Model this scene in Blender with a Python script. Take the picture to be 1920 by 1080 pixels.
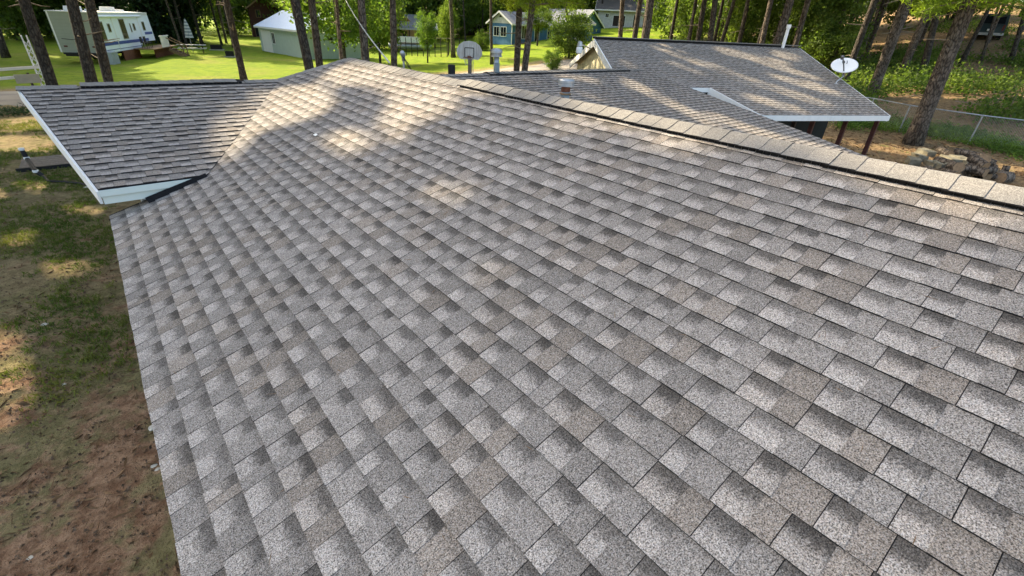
import bpy, math, random
import numpy as np
from mathutils import Vector, Matrix, noise as mnoise

for o in list(bpy.data.objects): bpy.data.objects.remove(o)
scene = bpy.context.scene
R = math.radians
# ------------------------------------------------------------------ camera, world, sun, exposure
FPX = 873.93                                   # focal length in pixels of the 1920 px wide photograph
CAM = Vector((0.2772, 0.0, 1.8889))
YAW, PITCH, ROLL = R(40.617), R(29.646), R(2.876)
_f0 = Vector((math.sin(YAW), math.cos(YAW), 0)); _r0 = Vector((math.cos(YAW), -math.sin(YAW), 0)); _u0 = Vector((0, 0, 1))
CF = _f0 * math.cos(PITCH) - _u0 * math.sin(PITCH)
_up = _u0 * math.cos(PITCH) + _f0 * math.sin(PITCH)
CR = _r0 * math.cos(ROLL) + _up * math.sin(ROLL)
CU = _up * math.cos(ROLL) - _r0 * math.sin(ROLL)
cd = bpy.data.cameras.new('camera'); cam = bpy.data.objects.new('camera', cd)
scene.collection.objects.link(cam)
cd.sensor_width = 36; cd.lens = FPX / 1920 * 36; cd.clip_start = 0.05; cd.clip_end = 3000
m = Matrix((CR, CU, -CF)).transposed().to_4x4(); m.translation = CAM
cam.matrix_world = m
scene.camera = cam
SUN_AZ, SUN_EL = R(-15), R(39)
SUND = Vector((math.sin(SUN_AZ) * math.cos(SUN_EL), math.cos(SUN_AZ) * math.cos(SUN_EL), math.sin(SUN_EL)))
world = bpy.data.worlds.new('World'); scene.world = world; world.use_nodes = True
wn = world.node_tree.nodes; wl = world.node_tree.links
sky = wn.new('ShaderNodeTexSky'); sky.sky_type = 'NISHITA'; sky.sun_disc = False
sky.sun_elevation = SUN_EL; sky.sun_rotation = SUN_AZ; sky.air_density = 1.0; sky.dust_density = 3.5; sky.ozone_density = 0.6
bg = wn['Background']; wl.new(sky.outputs[0], bg.inputs[0]); bg.inputs[1].default_value = 0.15
sl = bpy.data.lights.new('sun', 'SUN'); sl.energy = 3.5; sl.angle = R(0.55); sl.color = (1.0, 0.87, 0.68)
so = bpy.data.objects.new('sun', sl); scene.collection.objects.link(so)
so.rotation_euler = SUND.to_track_quat('Z', 'Y').to_euler(); so.location = (0, 0, 40)
vs = scene.view_settings; vs.view_transform = 'Standard'; vs.look = 'None'; vs.gamma = 1; vs.use_curve_mapping = False
vs.exposure = 1.9
vs.use_white_balance = True; vs.white_balance_temperature = 7250; vs.white_balance_tint = 6
scene.render.engine = 'CYCLES'
scene.cycles.max_bounces = 6; scene.cycles.transparent_max_bounces = 6
COL = scene.collection

# ------------------------------------------------------------------ pixel helpers (photo pixel -> direction; distance from ground or size)
def ray(px, py):
    return (CR * ((px - 960) / FPX) - CU * ((py - 540) / FPX) + CF)
def ss(a, b, t):
    t = min(1.0, max(0.0, (t - a) / (b - a))); return t * t * (3 - 2 * t)
def gz(x, y):
    r = math.hypot(x - .277, y); az = math.degrees(math.atan2(x - .277, y))
    s = (ss(22, 58, az) * .075 + ss(66, 82, az) * .05) * (1 - ss(120, 160, az))
    return -2.2 + min(10, s * max(0, r - 28))
def gp(px, py):
    v = ray(px, py); t = 1.0
    for i in range(12000):
        P = CAM + v * t
        if P.z <= gz(P.x, P.y): return Vector((P.x, P.y, gz(P.x, P.y)))
        t *= 1.002
    return CAM + v * 200
def at_r(px, py, r):
    v = ray(px, py); return CAM + v * (r / math.hypot(v.x, v.y))
def at_depth(px, py, d):
    return CAM + ray(px, py) * d
def topx(P):
    d = Vector(P) - CAM; w = d.dot(CF)
    return (960 + FPX * d.dot(CR) / w, 540 - FPX * d.dot(CU) / w) if w > .01 else None
def on_plane(px, py, O, N):
    v = ray(px, py); return CAM + v * ((O - CAM).dot(N) / v.dot(N))

# ------------------------------------------------------------------ object helpers
def tag(o, label=None, cat=None, group=None, kind=None):
    if label: o['label'] = label
    if cat: o['category'] = cat
    if group: o['group'] = group
    if kind: o['kind'] = kind
    return o
def empty(name, loc, rz=0, label=None, cat=None, group=None):
    o = bpy.data.objects.new(name, None); COL.objects.link(o)
    o.location = loc; o.rotation_euler = (0, 0, rz); o.empty_display_size = .2
    return tag(o, label, cat, group)
def link(name, me, parent=None, loc=None):
    o = bpy.data.objects.new(name, me); COL.objects.link(o)
    if parent: o.parent = parent
    if loc is not None: o.location = loc
    return o
class MB:
    def __init__(s): s.v = []; s.f = []; s.m = []
    def face(s, pts, m=0):
        b = len(s.v); s.v += [tuple(p) for p in pts]; s.f.append(tuple(range(b, b + len(pts)))); s.m.append(m); return s
    def box(s, a, b, m=0, M=None):
        x0, y0, z0 = a; x1, y1, z1 = b
        c = [(x0, y0, z0), (x1, y0, z0), (x1, y1, z0), (x0, y1, z0), (x0, y0, z1), (x1, y0, z1), (x1, y1, z1), (x0, y1, z1)]
        if M is not None: c = [tuple(M @ Vector(p)) for p in c]
        k = len(s.v); s.v += c
        for q in ((0, 3, 2, 1), (4, 5, 6, 7), (0, 1, 5, 4), (1, 2, 6, 5), (2, 3, 7, 6), (3, 0, 4, 7)):
            s.f.append(tuple(k + i for i in q)); s.m.append(m)
        return s
    def bar(s, p, q, w, h=None, m=0, up=Vector((0, 0, 1))):
        p = Vector(p); q = Vector(q); h = h or w; d = (q - p); L = d.length; d.normalize()
        x = d.cross(up); x = x.normalized() if x.length > 1e-4 else Vector((1, 0, 0)); z = x.cross(d)
        M = Matrix((x, d, z)).transposed().to_4x4(); M.translation = p
        return s.box((-w / 2, 0, -h / 2), (w / 2, L, h / 2), m, M)
    def tube(s, pts, rad, n=8, m=0, cap=True, jit=0, rng=None):
        pts = [Vector(p) for p in pts]; k = len(s.v)
        if not hasattr(rad, '__len__'): rad = [rad] * len(pts)
        X = None
        for i, p in enumerate(pts):
            d = (pts[min(i + 1, len(pts) - 1)] - pts[max(i - 1, 0)]).normalized()
            if X is None:
                X = d.cross(Vector((0, 0, 1)))
                if X.length < .1: X = d.cross(Vector((0, 1, 0)))
            X = (X - d * X.dot(d)).normalized(); Y = d.cross(X)
            for j in range(n):
                a = 2 * math.pi * j / n; r = rad[i] * (1 + (rng.uniform(-jit, jit) if rng else 0))
                s.v.append(tuple(p + X * (math.cos(a) * r) + Y * (math.sin(a) * r)))
        for i in range(len(pts) - 1):
            for j in range(n):
                a = k + i * n + j; b = k + i * n + (j + 1) % n
                s.f.append((a, b, b + n, a + n)); s.m.append(m)
        if cap:
            s.f.append(tuple(k + j for j in reversed(range(n)))); s.m.append(m)
            e = k + (len(pts) - 1) * n; s.f.append(tuple(e + j for j in range(n))); s.m.append(m)
        return s
    def lathe(s, prof, n=16, m=0, c=(0, 0, 0)):
        return s.tube([(c[0], c[1], c[2] + z) for r, z in prof], [r for r, z in prof], n, m)
    def prism(s, poly, d, m=0):
        d = Vector(d); p = [Vector(q) for q in poly]; n = len(p)
        s.face(list(reversed(p)), m); s.face([q + d for q in p], m)
        for i in range(n): s.face([p[i], p[(i + 1) % n], p[(i + 1) % n] + d, p[i] + d], m)
        return s
    def mesh(s, name, mats, smooth=False):
        me = bpy.data.meshes.new(name); me.from_pydata(s.v, [], s.f)
        for mm in (mats if isinstance(mats, (list, tuple)) else [mats]): me.materials.append(mm)
        me.polygons.foreach_set('material_index', s.m)
        if smooth: me.polygons.foreach_set('use_smooth', [True] * len(s.f))
        me.update(); return me
    def build(s, name, mats, parent=None, loc=None, smooth=False):
        return link(name, s.mesh(name, mats, smooth), parent, loc)
def copy_tree(o, parent=None):
    c = o.copy(); COL.objects.link(c); c.parent = parent
    for ch in o.children: copy_tree(ch, c)
    return c

# ------------------------------------------------------------------ materials
class NT:
    def __init__(s, name):
        s.mat = bpy.data.materials.new(name); s.mat.use_nodes = True; s.t = s.mat.node_tree; s.n = s.t.nodes; s.l = s.t.links
        s.b = s.n['Principled BSDF']; s.b.inputs['Roughness'].default_value = .8
        s.b.inputs['Specular IOR Level'].default_value = .3
    def new(s, t, **k):
        n = s.n.new(t)
        for a, b in k.items(): setattr(n, a, b)
        return n
    def put(s, i, v):
        if hasattr(v, 'is_linked') or hasattr(v, 'links'): s.l.new(v, i)
        elif v is not None: i.default_value = v
    def math(s, op, a, b=None, c=None, clamp=False):
        n = s.new('ShaderNodeMath', operation=op); n.use_clamp = clamp
        s.put(n.inputs[0], a); s.put(n.inputs[1], b); s.put(n.inputs[2], c); return n.outputs[0]
    def mix(s, f, a, b, bt='MIX'):
        n = s.new('ShaderNodeMix', data_type='RGBA', blend_type=bt); n.clamp_factor = True
        s.put(n.inputs[0], f); s.put(n.inputs[6], a if not isinstance(a, tuple) else (*a[:3], 1)); s.put(n.inputs[7], b if not isinstance(b, tuple) else (*b[:3], 1)); return n.outputs[2]
    def rng(s, v, a, b, c=0, d=1, smooth=True):
        n = s.new('ShaderNodeMapRange', interpolation_type='SMOOTHSTEP' if smooth else 'LINEAR')
        for i, x in enumerate((v, a, b, c, d)): s.put(n.inputs[i], x)
        return n.outputs[0]
    def noise(s, scale, detail=3, rough=.55, vec=None, sc=None):
        n = s.new('ShaderNodeTexNoise'); n.inputs['Scale'].default_value = scale; n.inputs['Detail'].default_value = detail; n.inputs['Roughness'].default_value = rough
        if vec is None: vec = s.pos()
        if sc is not None:
            mp = s.new('ShaderNodeMapping'); s.l.new(vec, mp.inputs[0]); mp.inputs['Scale'].default_value = sc; vec = mp.outputs[0]
        s.l.new(vec, n.inputs['Vector']); return n.outputs[0]
    def voro(s, scale, vec=None, sc=None, feature='F1', out=0):
        n = s.new('ShaderNodeTexVoronoi', feature=feature); n.inputs['Scale'].default_value = scale
        if vec is None: vec = s.pos()
        if sc is not None:
            mp = s.new('ShaderNodeMapping'); s.l.new(vec, mp.inputs[0]); mp.inputs['Scale'].default_value = sc; vec = mp.outputs[0]
        s.l.new(vec, n.inputs['Vector']); return n.outputs[out]
    def pos(s):
        if not hasattr(s, '_g'): s._g = s.new('ShaderNodeNewGeometry')
        return s._g.outputs['Position']
    def obj(s):
        if not hasattr(s, '_o'): s._o = s.new('ShaderNodeTexCoord')
        return s._o.outputs['Object']
    def rand(s):
        if not hasattr(s, '_i'): s._i = s.new('ShaderNodeObjectInfo')
        return s._i.outputs['Random']
    def xyz(s, v=None):
        n = s.new('ShaderNodeSeparateXYZ'); s.l.new(v if v is not None else s.pos(), n.inputs[0]); return n.outputs
    def color(s, c): s.put(s.b.inputs['Base Color'], c if not isinstance(c, tuple) else (*c[:3], 1)); return s
    def bump(s, h, strength=.3, dist=.02):
        n = s.new('ShaderNodeBump'); n.inputs['Strength'].default_value = strength; n.inputs['Distance'].default_value = dist
        s.l.new(h, n.inputs['Height']); s.l.new(n.outputs[0], s.b.inputs['Normal']); return s
    def rough(s, v): s.put(s.b.inputs['Roughness'], v); return s
def plain(name, c, rough=.7, var=.12, scale=3, metal=0, bumps=0):
    t = NT(name); n = t.noise(scale, 4, .6, t.obj())
    k = t.rng(n, .3, .7, 1 - var, 1 + var, False)
    col = t.mix(1.0, c, t_rgb(t, k), 'MULTIPLY'); t.color(col).rough(rough); t.b.inputs['Metallic'].default_value = metal
    if bumps: t.bump(t.noise(scale * 8, 3, .6, t.obj()), bumps)
    return t.mat
def t_rgb(t, k):
    n = t.new('ShaderNodeCombineColor'); [t.l.new(k, n.inputs[i]) for i in range(3)]; return n.outputs[0]

def shingle_mat(name):
    t = NT(name)
    at = t.new('ShaderNodeAttribute', attribute_name='cell'); sp = t.new('ShaderNodeSeparateColor'); t.l.new(at.outputs['Color'], sp.inputs[0])
    uvn = t.new('ShaderNodeUVMap'); uv = t.xyz(uvn.outputs[0]); u, v = uv[0], uv[1]
    rnd = t.math('FRACT', t.math('ADD', sp.outputs[0], t.rand()))
    r2 = t.math('FRACT', t.math('MULTIPLY', rnd, 7.31)); r3 = t.math('FRACT', t.math('MULTIPLY', rnd, 13.77)); r4 = t.math('FRACT', t.math('MULTIPLY', rnd, 29.3))
    wob = t.math('MULTIPLY', t.math('SUBTRACT', t.noise(28, 3), .5), .38)
    vv = t.math('ADD', t.math('ADD', v, wob), t.math('MULTIPLY', t.math('SUBTRACT', t.noise(120, 2), .5), .5))
    g = t.math('MULTIPLY', t.rng(vv, .3, .82), t.math('MULTIPLY_ADD', r2, .25, .8))
    left = t.math('GREATER_THAN', u, sp.outputs[1])
    tl = t.math('MULTIPLY_ADD', g, -.92, t.math('MULTIPLY_ADD', r4, .24, 1.12))
    tr = t.math('MULTIPLY_ADD', t.rng(vv, .55, 1.05), -.22, t.math('MULTIPLY_ADD', r3, .26, .74))
    tone = t.math('ADD', t.math('MULTIPLY', left, tl), t.math('MULTIPLY', t.math('SUBTRACT', 1, left), tr))
    fine = t.noise(210, 2, .6); mid = t.noise(75, 3, .6)
    sp1 = t.math('MULTIPLY', t.rng(fine, .32, .68, .12, 1.95, False), t.rng(mid, .25, .75, .72, 1.28, False))
    gran = t.voro(330, out=1)
    gs = t.new('ShaderNodeSeparateColor'); t.l.new(gran, gs.inputs[0])
    white = t.rng(gs.outputs[0], .8, .95)
    brown = t.math('MULTIPLY', t.math('GREATER_THAN', r2, .62), t.math('SUBTRACT', 1, t.math('MULTIPLY', left, .6)))
    base = t.mix(t.math('MULTIPLY', brown, .6), (.218, .203, .190), (.205, .171, .141))
    base = t.mix(t.math('MULTIPLY', gs.outputs[1], .38), base, (.245, .185, .135))
    k = t.math('MULTIPLY', tone, sp1)
    big = t.rng(t.noise(.9, 3), .3, .7, .9, 1.1, False)
    k = t.math('MULTIPLY', k, big)
    col = t.mix(1.0, base, t_rgb(t, k), 'MULTIPLY')
    col = t.mix(t.math('MULTIPLY', white, t.math('MULTIPLY', tone, .32)), col, (.62, .61, .6))
    t.color(col).rough(.92); t.b.inputs['Specular IOR Level'].default_value = .25
    t.bump(t.math('ADD', fine, mid), .55, .004)
    return t.mat
M = {}
M['shingle'] = shingle_mat('asphalt_shingle')
M['edge'] = plain('asphalt_edge', (.012, .012, .014), .9, .3, 40)
M['deckdark'] = plain('roof_deck', (.02, .02, .022), .9)
def cap_mat():
    t = NT('cap_shingle'); fine = t.noise(190, 2, .6); mid = t.noise(60, 3)
    k = t.math('MULTIPLY', t.rng(fine, .3, .72, .45, 1.55, False), t.rng(mid, .25, .75, .8, 1.2, False))
    k = t.math('MULTIPLY', k, t.math('MULTIPLY_ADD', t.rand(), .22, .9))
    t.color(t.mix(1.0, (.195, .182, .166), t_rgb(t, k), 'MULTIPLY')).rough(.92).bump(fine, .5, .004); return t.mat
M['cap'] = cap_mat()
M['vent'] = plain('ridge_vent_mesh', (.008, .008, .009), .85, .5, 60, 0, .6)
def white_mat(name, c, dirt=.25):
    t = NT(name); n = t.noise(6, 4, .65, t.obj(), (1, 1, .25)); 
    t.color(t.mix(t.rng(n, .5, .85, 0, dirt), c, tuple(x * .55 for x in c))).rough(.55); return t.mat
M['fascia'] = white_mat('white_fascia_paint', (.72, .74, .74))
M['fascia_mint'] = white_mat('pale_fascia', (.62, .69, .65))
M['white'] = white_mat('white_paint', (.76, .76, .75))
M['galv'] = plain('galvanised_steel', (.38, .40, .43), .42, .2, 9, .55)
M['rust'] = plain('rusty_steel', (.16, .06, .035), .8, .4, 14)
M['pvc_grey'] = plain('grey_pipe', (.17, .215, .24), .5, .12, 8)
M['black'] = plain('black_plastic', (.012, .012, .013), .6, .3)
M['wood_dark'] = plain('dark_timber', (.05, .032, .024), .8, .35, 12)
M['wood_red'] = plain('red_brown_timber', (.075, .026, .02), .75, .35, 12)
M['wood_grey'] = plain('weathered_timber', (.17, .14, .115), .85, .35, 14, 0, .3)
M['wood_tan'] = plain('tan_timber', (.26, .17, .10), .8, .3, 12)
M['glass_dark'] = plain('dark_glass', (.012, .015, .018), .08, .1)
M['concrete'] = plain('concrete', (.33, .31, .28), .9, .2, 5, 0, .2)
def siding(name, c, step=.2, axis=2, wear=.15):
    t = NT(name); z = t.xyz(t.obj())[axis]
    fr = t.math('FRACT', t.math('DIVIDE', z, step)); groove = t.rng(fr, .0, .12)
    n = t.noise(3, 4, .6, t.obj()); k = t.math('MULTIPLY', t.math('MULTIPLY_ADD', groove, .25, .75), t.rng(n, .3, .7, 1 - wear, 1 + wear, False))
    t.color(t.mix(1.0, c, t_rgb(t, k), 'MULTIPLY')).rough(.65).bump(groove, .5, .01); return t.mat
M['siding_house'] = siding('house_siding', (.42, .44, .43), .15)
M['siding_grey'] = siding('grey_green_siding', (.42, .50, .46), .3, 0, .06)
M['siding_blue'] = siding('blue_siding', (.055, .155, .29), .12)
M['siding_cream'] = siding('cream_board_siding', (.62, .56, .38), .1, 0, .3)
M['siding_red'] = siding('dark_red_siding', (.07, .022, .018), .2)
M['siding_white'] = siding('white_siding', (.5, .5, .49), .15)
M['metal_roof'] = siding('pale_blue_metal_roof', (.5, .6, .72), .35, 1, .05)
M['roof_dark'] = plain('dark_shingles_far', (.07, .07, .075), .9, .35, 6)
M['roof_grey'] = plain('grey_shingles_far', (.16, .17, .19), .85, .25, 5)
def bark_mat(name, c1, c2, lichen=.35):
    t = NT(name); v = t.voro(7, t.obj(), (1.6, 1.6, .55), 'DISTANCE_TO_EDGE'); n = t.noise(5, 5, .65, t.obj()); n2 = t.noise(1.1, 3, .6, t.obj(), (1, 1, .5))
    crack = t.rng(t.math('ADD', v, t.math('MULTIPLY', t.math('SUBTRACT', n, .5), .3)), .0, .2)
    col = t.mix(t.rng(n, .3, .75), c1, c2); col = t.mix(t.rng(n2, .52, .72, 0, lichen), col, (.17, .18, .14))
    col = t.mix(t.math('MULTIPLY', t.math('SUBTRACT', 1, crack), .75), col, (.016, .012, .01))
    k = t.math('MULTIPLY_ADD', t.rand(), .5, .75); col = t.mix(1.0, col, t_rgb(t, k), 'MULTIPLY')
    t.color(col).rough(.92).bump(t.math('ADD', crack, t.math('MULTIPLY', n, .8)), .9, .03); return t.mat
M['bark'] = bark_mat('pine_bark', (.10, .078, .062), (.20, .165, .135))
M['bark_dark'] = bark_mat('dark_bark', (.045, .038, .032), (.10, .085, .07))
M['twig'] = plain('dead_twig', (.20, .16, .12), .9, .3, 6)
def leaf_mat(name, c1, c2, trans=.45, scale=.55):
    t = NT(name); n = t.noise(scale, 3, .6); g = t.new('ShaderNodeObjectInfo')
    gi = t.new('ShaderNodeNewGeometry'); col = t.mix(t.rng(n, .32, .68), c1, c2)
    k = t.math('MULTIPLY_ADD', gi.outputs['Random Per Island'], .7, .62); col = t.mix(1.0, col, t_rgb(t, k), 'MULTIPLY')
    t.color(col).rough(.6); t.b.inputs['Specular IOR Level'].default_value = .25
    tr = t.new('ShaderNodeBsdfTranslucent'); bc = t.mix(1.0, col, (1.45, 1.5, .7), 'MULTIPLY'); t.l.new(bc, tr.inputs[0])
    mx = t.new('ShaderNodeMixShader'); mx.inputs[0].default_value = trans
    t.l.new(t.b.outputs[0], mx.inputs[1]); t.l.new(tr.outputs[0], mx.inputs[2])
    t.l.new(mx.outputs[0], t.n['Material Output'].inputs['Surface']); return t.mat
M['needle'] = leaf_mat('pine_needles', (.07, .115, .025), (.14, .20, .04), .55)
M['leaf'] = leaf_mat('broad_leaves', (.06, .11, .025), (.14, .20, .045), .52)
M['leaf_light'] = leaf_mat('light_broad_leaves', (.08, .15, .03), (.16, .24, .06), .5)
M['leaf_dark'] = leaf_mat('dark_spruce_needles', (.012, .035, .016), (.03, .06, .022), .25)
M['grass'] = leaf_mat('grass_blades', (.075, .12, .02), (.17, .18, .05), .35)
M['needle_low'] = leaf_mat('lit_pine_needles', (.12, .21, .03), (.25, .34, .06), .65)  # paler copy of the needles, sunlight on the low boughs put into the colour
M['litter'] = plain('pine_litter', (.17, .10, .05), .9, .5, 8)

# ------------------------------------------------------------------ ground and road
def ground_mat():
    t = NT('ground_soil_grass'); X = t.xyz(); x, y = X[0], X[1]
    n0 = t.noise(.28, 4, .6); n1 = t.noise(1.3, 5, .65); n2 = t.noise(7, 5, .7); n3 = t.noise(38, 4, .7)
    soil = t.mix(t.rng(n2, .3, .7), (.20, .105, .06), (.46, .29, .18))
    soil = t.mix(t.rng(n1, .5, .75, 0, .6), soil, (.40, .31, .2))
    dry = t.mix(t.rng(n2, .35, .65), (.21, .17, .085), (.33, .265, .14))
    grn = t.mix(t.rng(n2, .35, .65), (.15, .145, .055), (.25, .225, .095))
    # the yard beside the house: bare soil close by, drier grass towards the road
    far = t.rng(t.math('ADD', y, t.math('MULTIPLY', n0, 6)), 6, 15)
    yard = t.mix(t.math('MULTIPLY', t.rng(t.math('ADD', n1, t.math('MULTIPLY', far, .22)), .5, .62), .85), soil, dry)
    yard = t.mix(t.math('MULTIPLY', t.rng(t.math('ADD', n1, t.math('MULTIPLY', n0, .4)), .66, .82), .6), yard, grn)
    lawn = t.mix(t.rng(n1, .3, .7), (.11, .19, .012), (.22, .29, .016))
    lawn = t.mix(t.rng(n0, .48, .7, 0, .7), lawn, (.24, .24, .05))
    lawn = t.mix(t.rng(t.noise(3.5, 5, .7), .5, .72, 0, .6), lawn, (.07, .12, .015))
    lawn = t.mix(t.rng(n3, .4, .7, 0, .35), lawn, (.06, .11, .015))
    ne = t.mix(t.rng(n2, .3, .7), (.15, .092, .052), (.37, .26, .145))
    ne = t.mix(t.rng(n1, .54, .68, 0, .75), ne, (.13, .15, .045))
    yy = t.math('ADD', y, t.math('MULTIPLY', n1, 2))
    col = t.mix(t.rng(yy, 36.5, 39), yard, lawn)
    xx = t.math('ADD', x, t.math('MULTIPLY', n1, 3))
    east = t.math('MULTIPLY', t.rng(xx, 14, 19), t.math('SUBTRACT', 1, t.rng(t.math('SUBTRACT', yy, t.math('MULTIPLY', x, .28)), 16, 24)))
    col = t.mix(east, col, ne)
    col = t.mix(t.rng(n3, .45, .75, 0, .4), col, (.075, .052, .032))
    t.color(col).rough(.95); t.b.inputs['Specular IOR Level'].default_value = .1
    t.bump(t.math('ADD', n2, t.math('MULTIPLY', n3, .8)), 1.0, .07); return t.mat
def make_ground():
    b = MB(); NA = 240; rr = [0.0] + [.5 * 1.055 ** i for i in range(142)]
    b.v.append((.3, 0, gz(.3, 0)))
    for r in rr[1:]:
        for j in range(NA):
            a = 2 * math.pi * j / NA; x = .3 + r * math.sin(a); y = r * math.cos(a)
            h = .035 * mnoise.noise((x * .8, y * .8, 0)) + .02 * mnoise.noise((x * 3, y * 3, 4)) if r < 60 else 0
            b.v.append((x, y, gz(x, y) + h))
    for j in range(NA): b.f.append((0, 1 + (j + 1) % NA, 1 + j)); b.m.append(0)
    for i in range(len(rr) - 2):
        for j in range(NA):
            p = 1 + i * NA + j; q = 1 + i * NA + (j + 1) % NA
            b.f.append((p, q, q + NA, p + NA)); b.m.append(0)
    return tag(b.build('ground', ground_mat(), smooth=True), 'brown soil yard running out into bright lawn and needle-strewn woodland floor', 'ground', kind='structure')
make_ground()
def road_mat():
    t = NT('worn_road'); n = t.noise(.8, 4); n2 = t.noise(30, 4, .7); y = t.xyz()[1]
    c = t.mix(t.rng(n, .3, .7), (.17, .155, .14), (.25, .23, .205)); c = t.mix(t.rng(n2, .4, .7, 0, .5), c, (.12, .11, .10))
    tr = t.rng(t.math('ABSOLUTE', t.math('SUBTRACT', t.math('ABSOLUTE', t.math('SUBTRACT', y, 32.6)), 1.0)), .1, .5)
    c = t.mix(t.math('MULTIPLY', tr, .4), c, (.30, .27, .23)); t.color(c).rough(.95).bump(n2, .4, .02); return t.mat
def make_road():
    b = MB(); n = 130
    for i in range(n + 1):
        x = -85 + 165 * i / n
        for k, y in enumerate((29.9, 31.2, 32.6, 34.0, 35.3)):
            yy = y + (.35 * mnoise.noise((x * .5, k * 9., 0)) if k in (0, 4) else 0); b.v.append((x, yy, gz(x, yy) + .05 - (.05 if k in (0, 4) else 0)))
    for i in range(n):
        for k in range(4): p = i * 5 + k; b.f.append((p, p + 5, p + 6, p + 1)); b.m.append(0)
    tag(b.build('road', road_mat(), smooth=True), 'narrow worn grey lane crossing between the house and the lawn', 'road', kind='structure')
make_road()

# ------------------------------------------------------------------ roofs
E = .143                                       # shingle exposure
PA, PB = R(18.64), R(10.585)                   # pitch of the cross gable, pitch of the long roof
XR, ZR = 3.69, 3.69 * math.tan(R(18.64))       # ridge of the cross gable
YE, ZE = 8.93, .889                            # ridge of the long roof
TB = math.tan(PB); TA = math.tan(PA)
def clip(poly, a, b):
    """keep the part of poly left of the directed line a->b"""
    out = []; n = len(poly)
    def sd(p): return (b[0] - a[0]) * (p[1] - a[1]) - (b[1] - a[1]) * (p[0] - a[0])
    for i in range(n):
        p, q = poly[i], poly[(i + 1) % n]; sp, sq = sd(p), sd(q)
        if sp >= 0: out.append(p)
        if (sp >= 0) != (sq >= 0):
            t = sp / (sp - sq); out.append((p[0] + (q[0] - p[0]) * t, p[1] + (q[1] - p[1]) * t))
    return out
def clip_conv(poly, reg):
    for i in range(len(reg)):
        poly = clip(poly, reg[i], reg[(i + 1) % len(reg)])
        if len(poly) < 3: return []
    return poly
WID = [.12, .175, .205, .23, .255]; SPL = [.42, .5, .58]
class Field:
    """shingle courses on a plane: l runs along the eave, s up the slope"""
    def __init__(s, O, L, S, regions, seed, hs=1.0):
        s.hs = hs
        s.O = Vector(O); s.L = Vector(L).normalized(); s.S = Vector(S).normalized(); s.N = s.L.cross(s.S).normalized()
        if s.N.z < 0: s.N = -s.N
        s.reg = []
        for r in regions:                       # make counter-clockwise
            ar = sum(r[i][0] * r[(i + 1) % len(r)][1] - r[(i + 1) % len(r)][0] * r[i][1] for i in range(len(r)))
            s.reg.append(r if ar > 0 else list(reversed(r)))
        s.rng = random.Random(seed); s.cells = []
        l0 = min(p[0] for r in regions for p in r); l1 = max(p[0] for r in regions for p in r)
        s1 = max(p[1] for r in regions for p in r)
        for c in range(int(s1 / E) + 1):
            l = l0 - s.rng.uniform(0, .3)
            while l < l1:
                w = s.rng.choices(WID, (.6, 2, 4, 5, 3))[0]
                s.cells.append(dict(l=l, w=w, c=c, sp=s.rng.choice(SPL), th=s.rng.random() < .5, rnd=s.rng.random(), dj=s.rng.uniform(-.0022, .0022), hs=hs))
                l += w
    def P(s, l, q, h=0): return s.O + s.L * l + s.S * q + s.N * h
def cell_polys(ce, origin=True):
    """two laminated halves of one shingle, in cell coordinates: list of (rect, butt height, top height)"""
    g = .0016 if ce['rnd'] > .018 else .0036; w = ce['w']; m = w * ce['sp']; hl, hr = (.0052, .0088) if ce['th'] else (.0086, .0058)
    return [((g, m), hl * ce['hs']), ((m, w - g), hr * ce['hs'])]
def add_cell(vs, fs, ms, uvs, cols, ce, P, regs=None, l0=0, s0=0):
    for (a, b), h in cell_polys(ce):
        rect = [(l0 + a, s0), (l0 + b, s0), (l0 + b, s0 + E * 1.02), (l0 + a, s0 + E * 1.02)]
        for reg in (regs or [None]):
            poly = rect if reg is None else clip_conv(rect, reg)
            if len(poly) < 3: continue
            k = len(vs); n = len(poly)
            hh = [h + (.0015 - h) * min(1, max(0, (p[1] - s0) / E)) + .0015 for p in poly]
            for p, z in zip(poly, hh): vs.append(tuple(P(p[0], p[1], z)))
            for p in poly: vs.append(tuple(P(p[0], p[1], -.002)))
            def uvof(p): return ((p[0] - l0) / ce['w'], (p[1] - s0) / E)
            fs.append(tuple(k + i for i in range(n))); ms.append(0); uvs += [uvof(p) for p in poly]; cols += [(ce['rnd'], ce['sp'], 0, 1)] * n
            for i in range(n):
                j = (i + 1) % n
                if abs(poly[i][1] - (s0 + E * 1.02)) < 1e-6 and abs(poly[j][1] - (s0 + E * 1.02)) < 1e-6: continue
                fs.append((k + n + i, k + n + j, k + j, k + i)); ms.append(1); uvs += [(0, 0)] * 4; cols += [(ce['rnd'], ce['sp'], 0, 1)] * 4
def shingle_mesh(name, vs, fs, ms, uvs, cols):
    me = bpy.data.meshes.new(name); me.from_pydata(vs, [], fs)
    me.materials.append(M['shingle']); me.materials.append(M['edge']); me.polygons.foreach_set('material_index', ms)
    uv = me.uv_layers.new(name='UVMap'); uv.data.foreach_set('uv', [c for p in uvs for c in p])
    at = me.color_attributes.new('cell', 'FLOAT_COLOR', 'CORNER'); at.data.foreach_set('color', [c for p in cols for c in p])
    me.update(); return me
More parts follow.
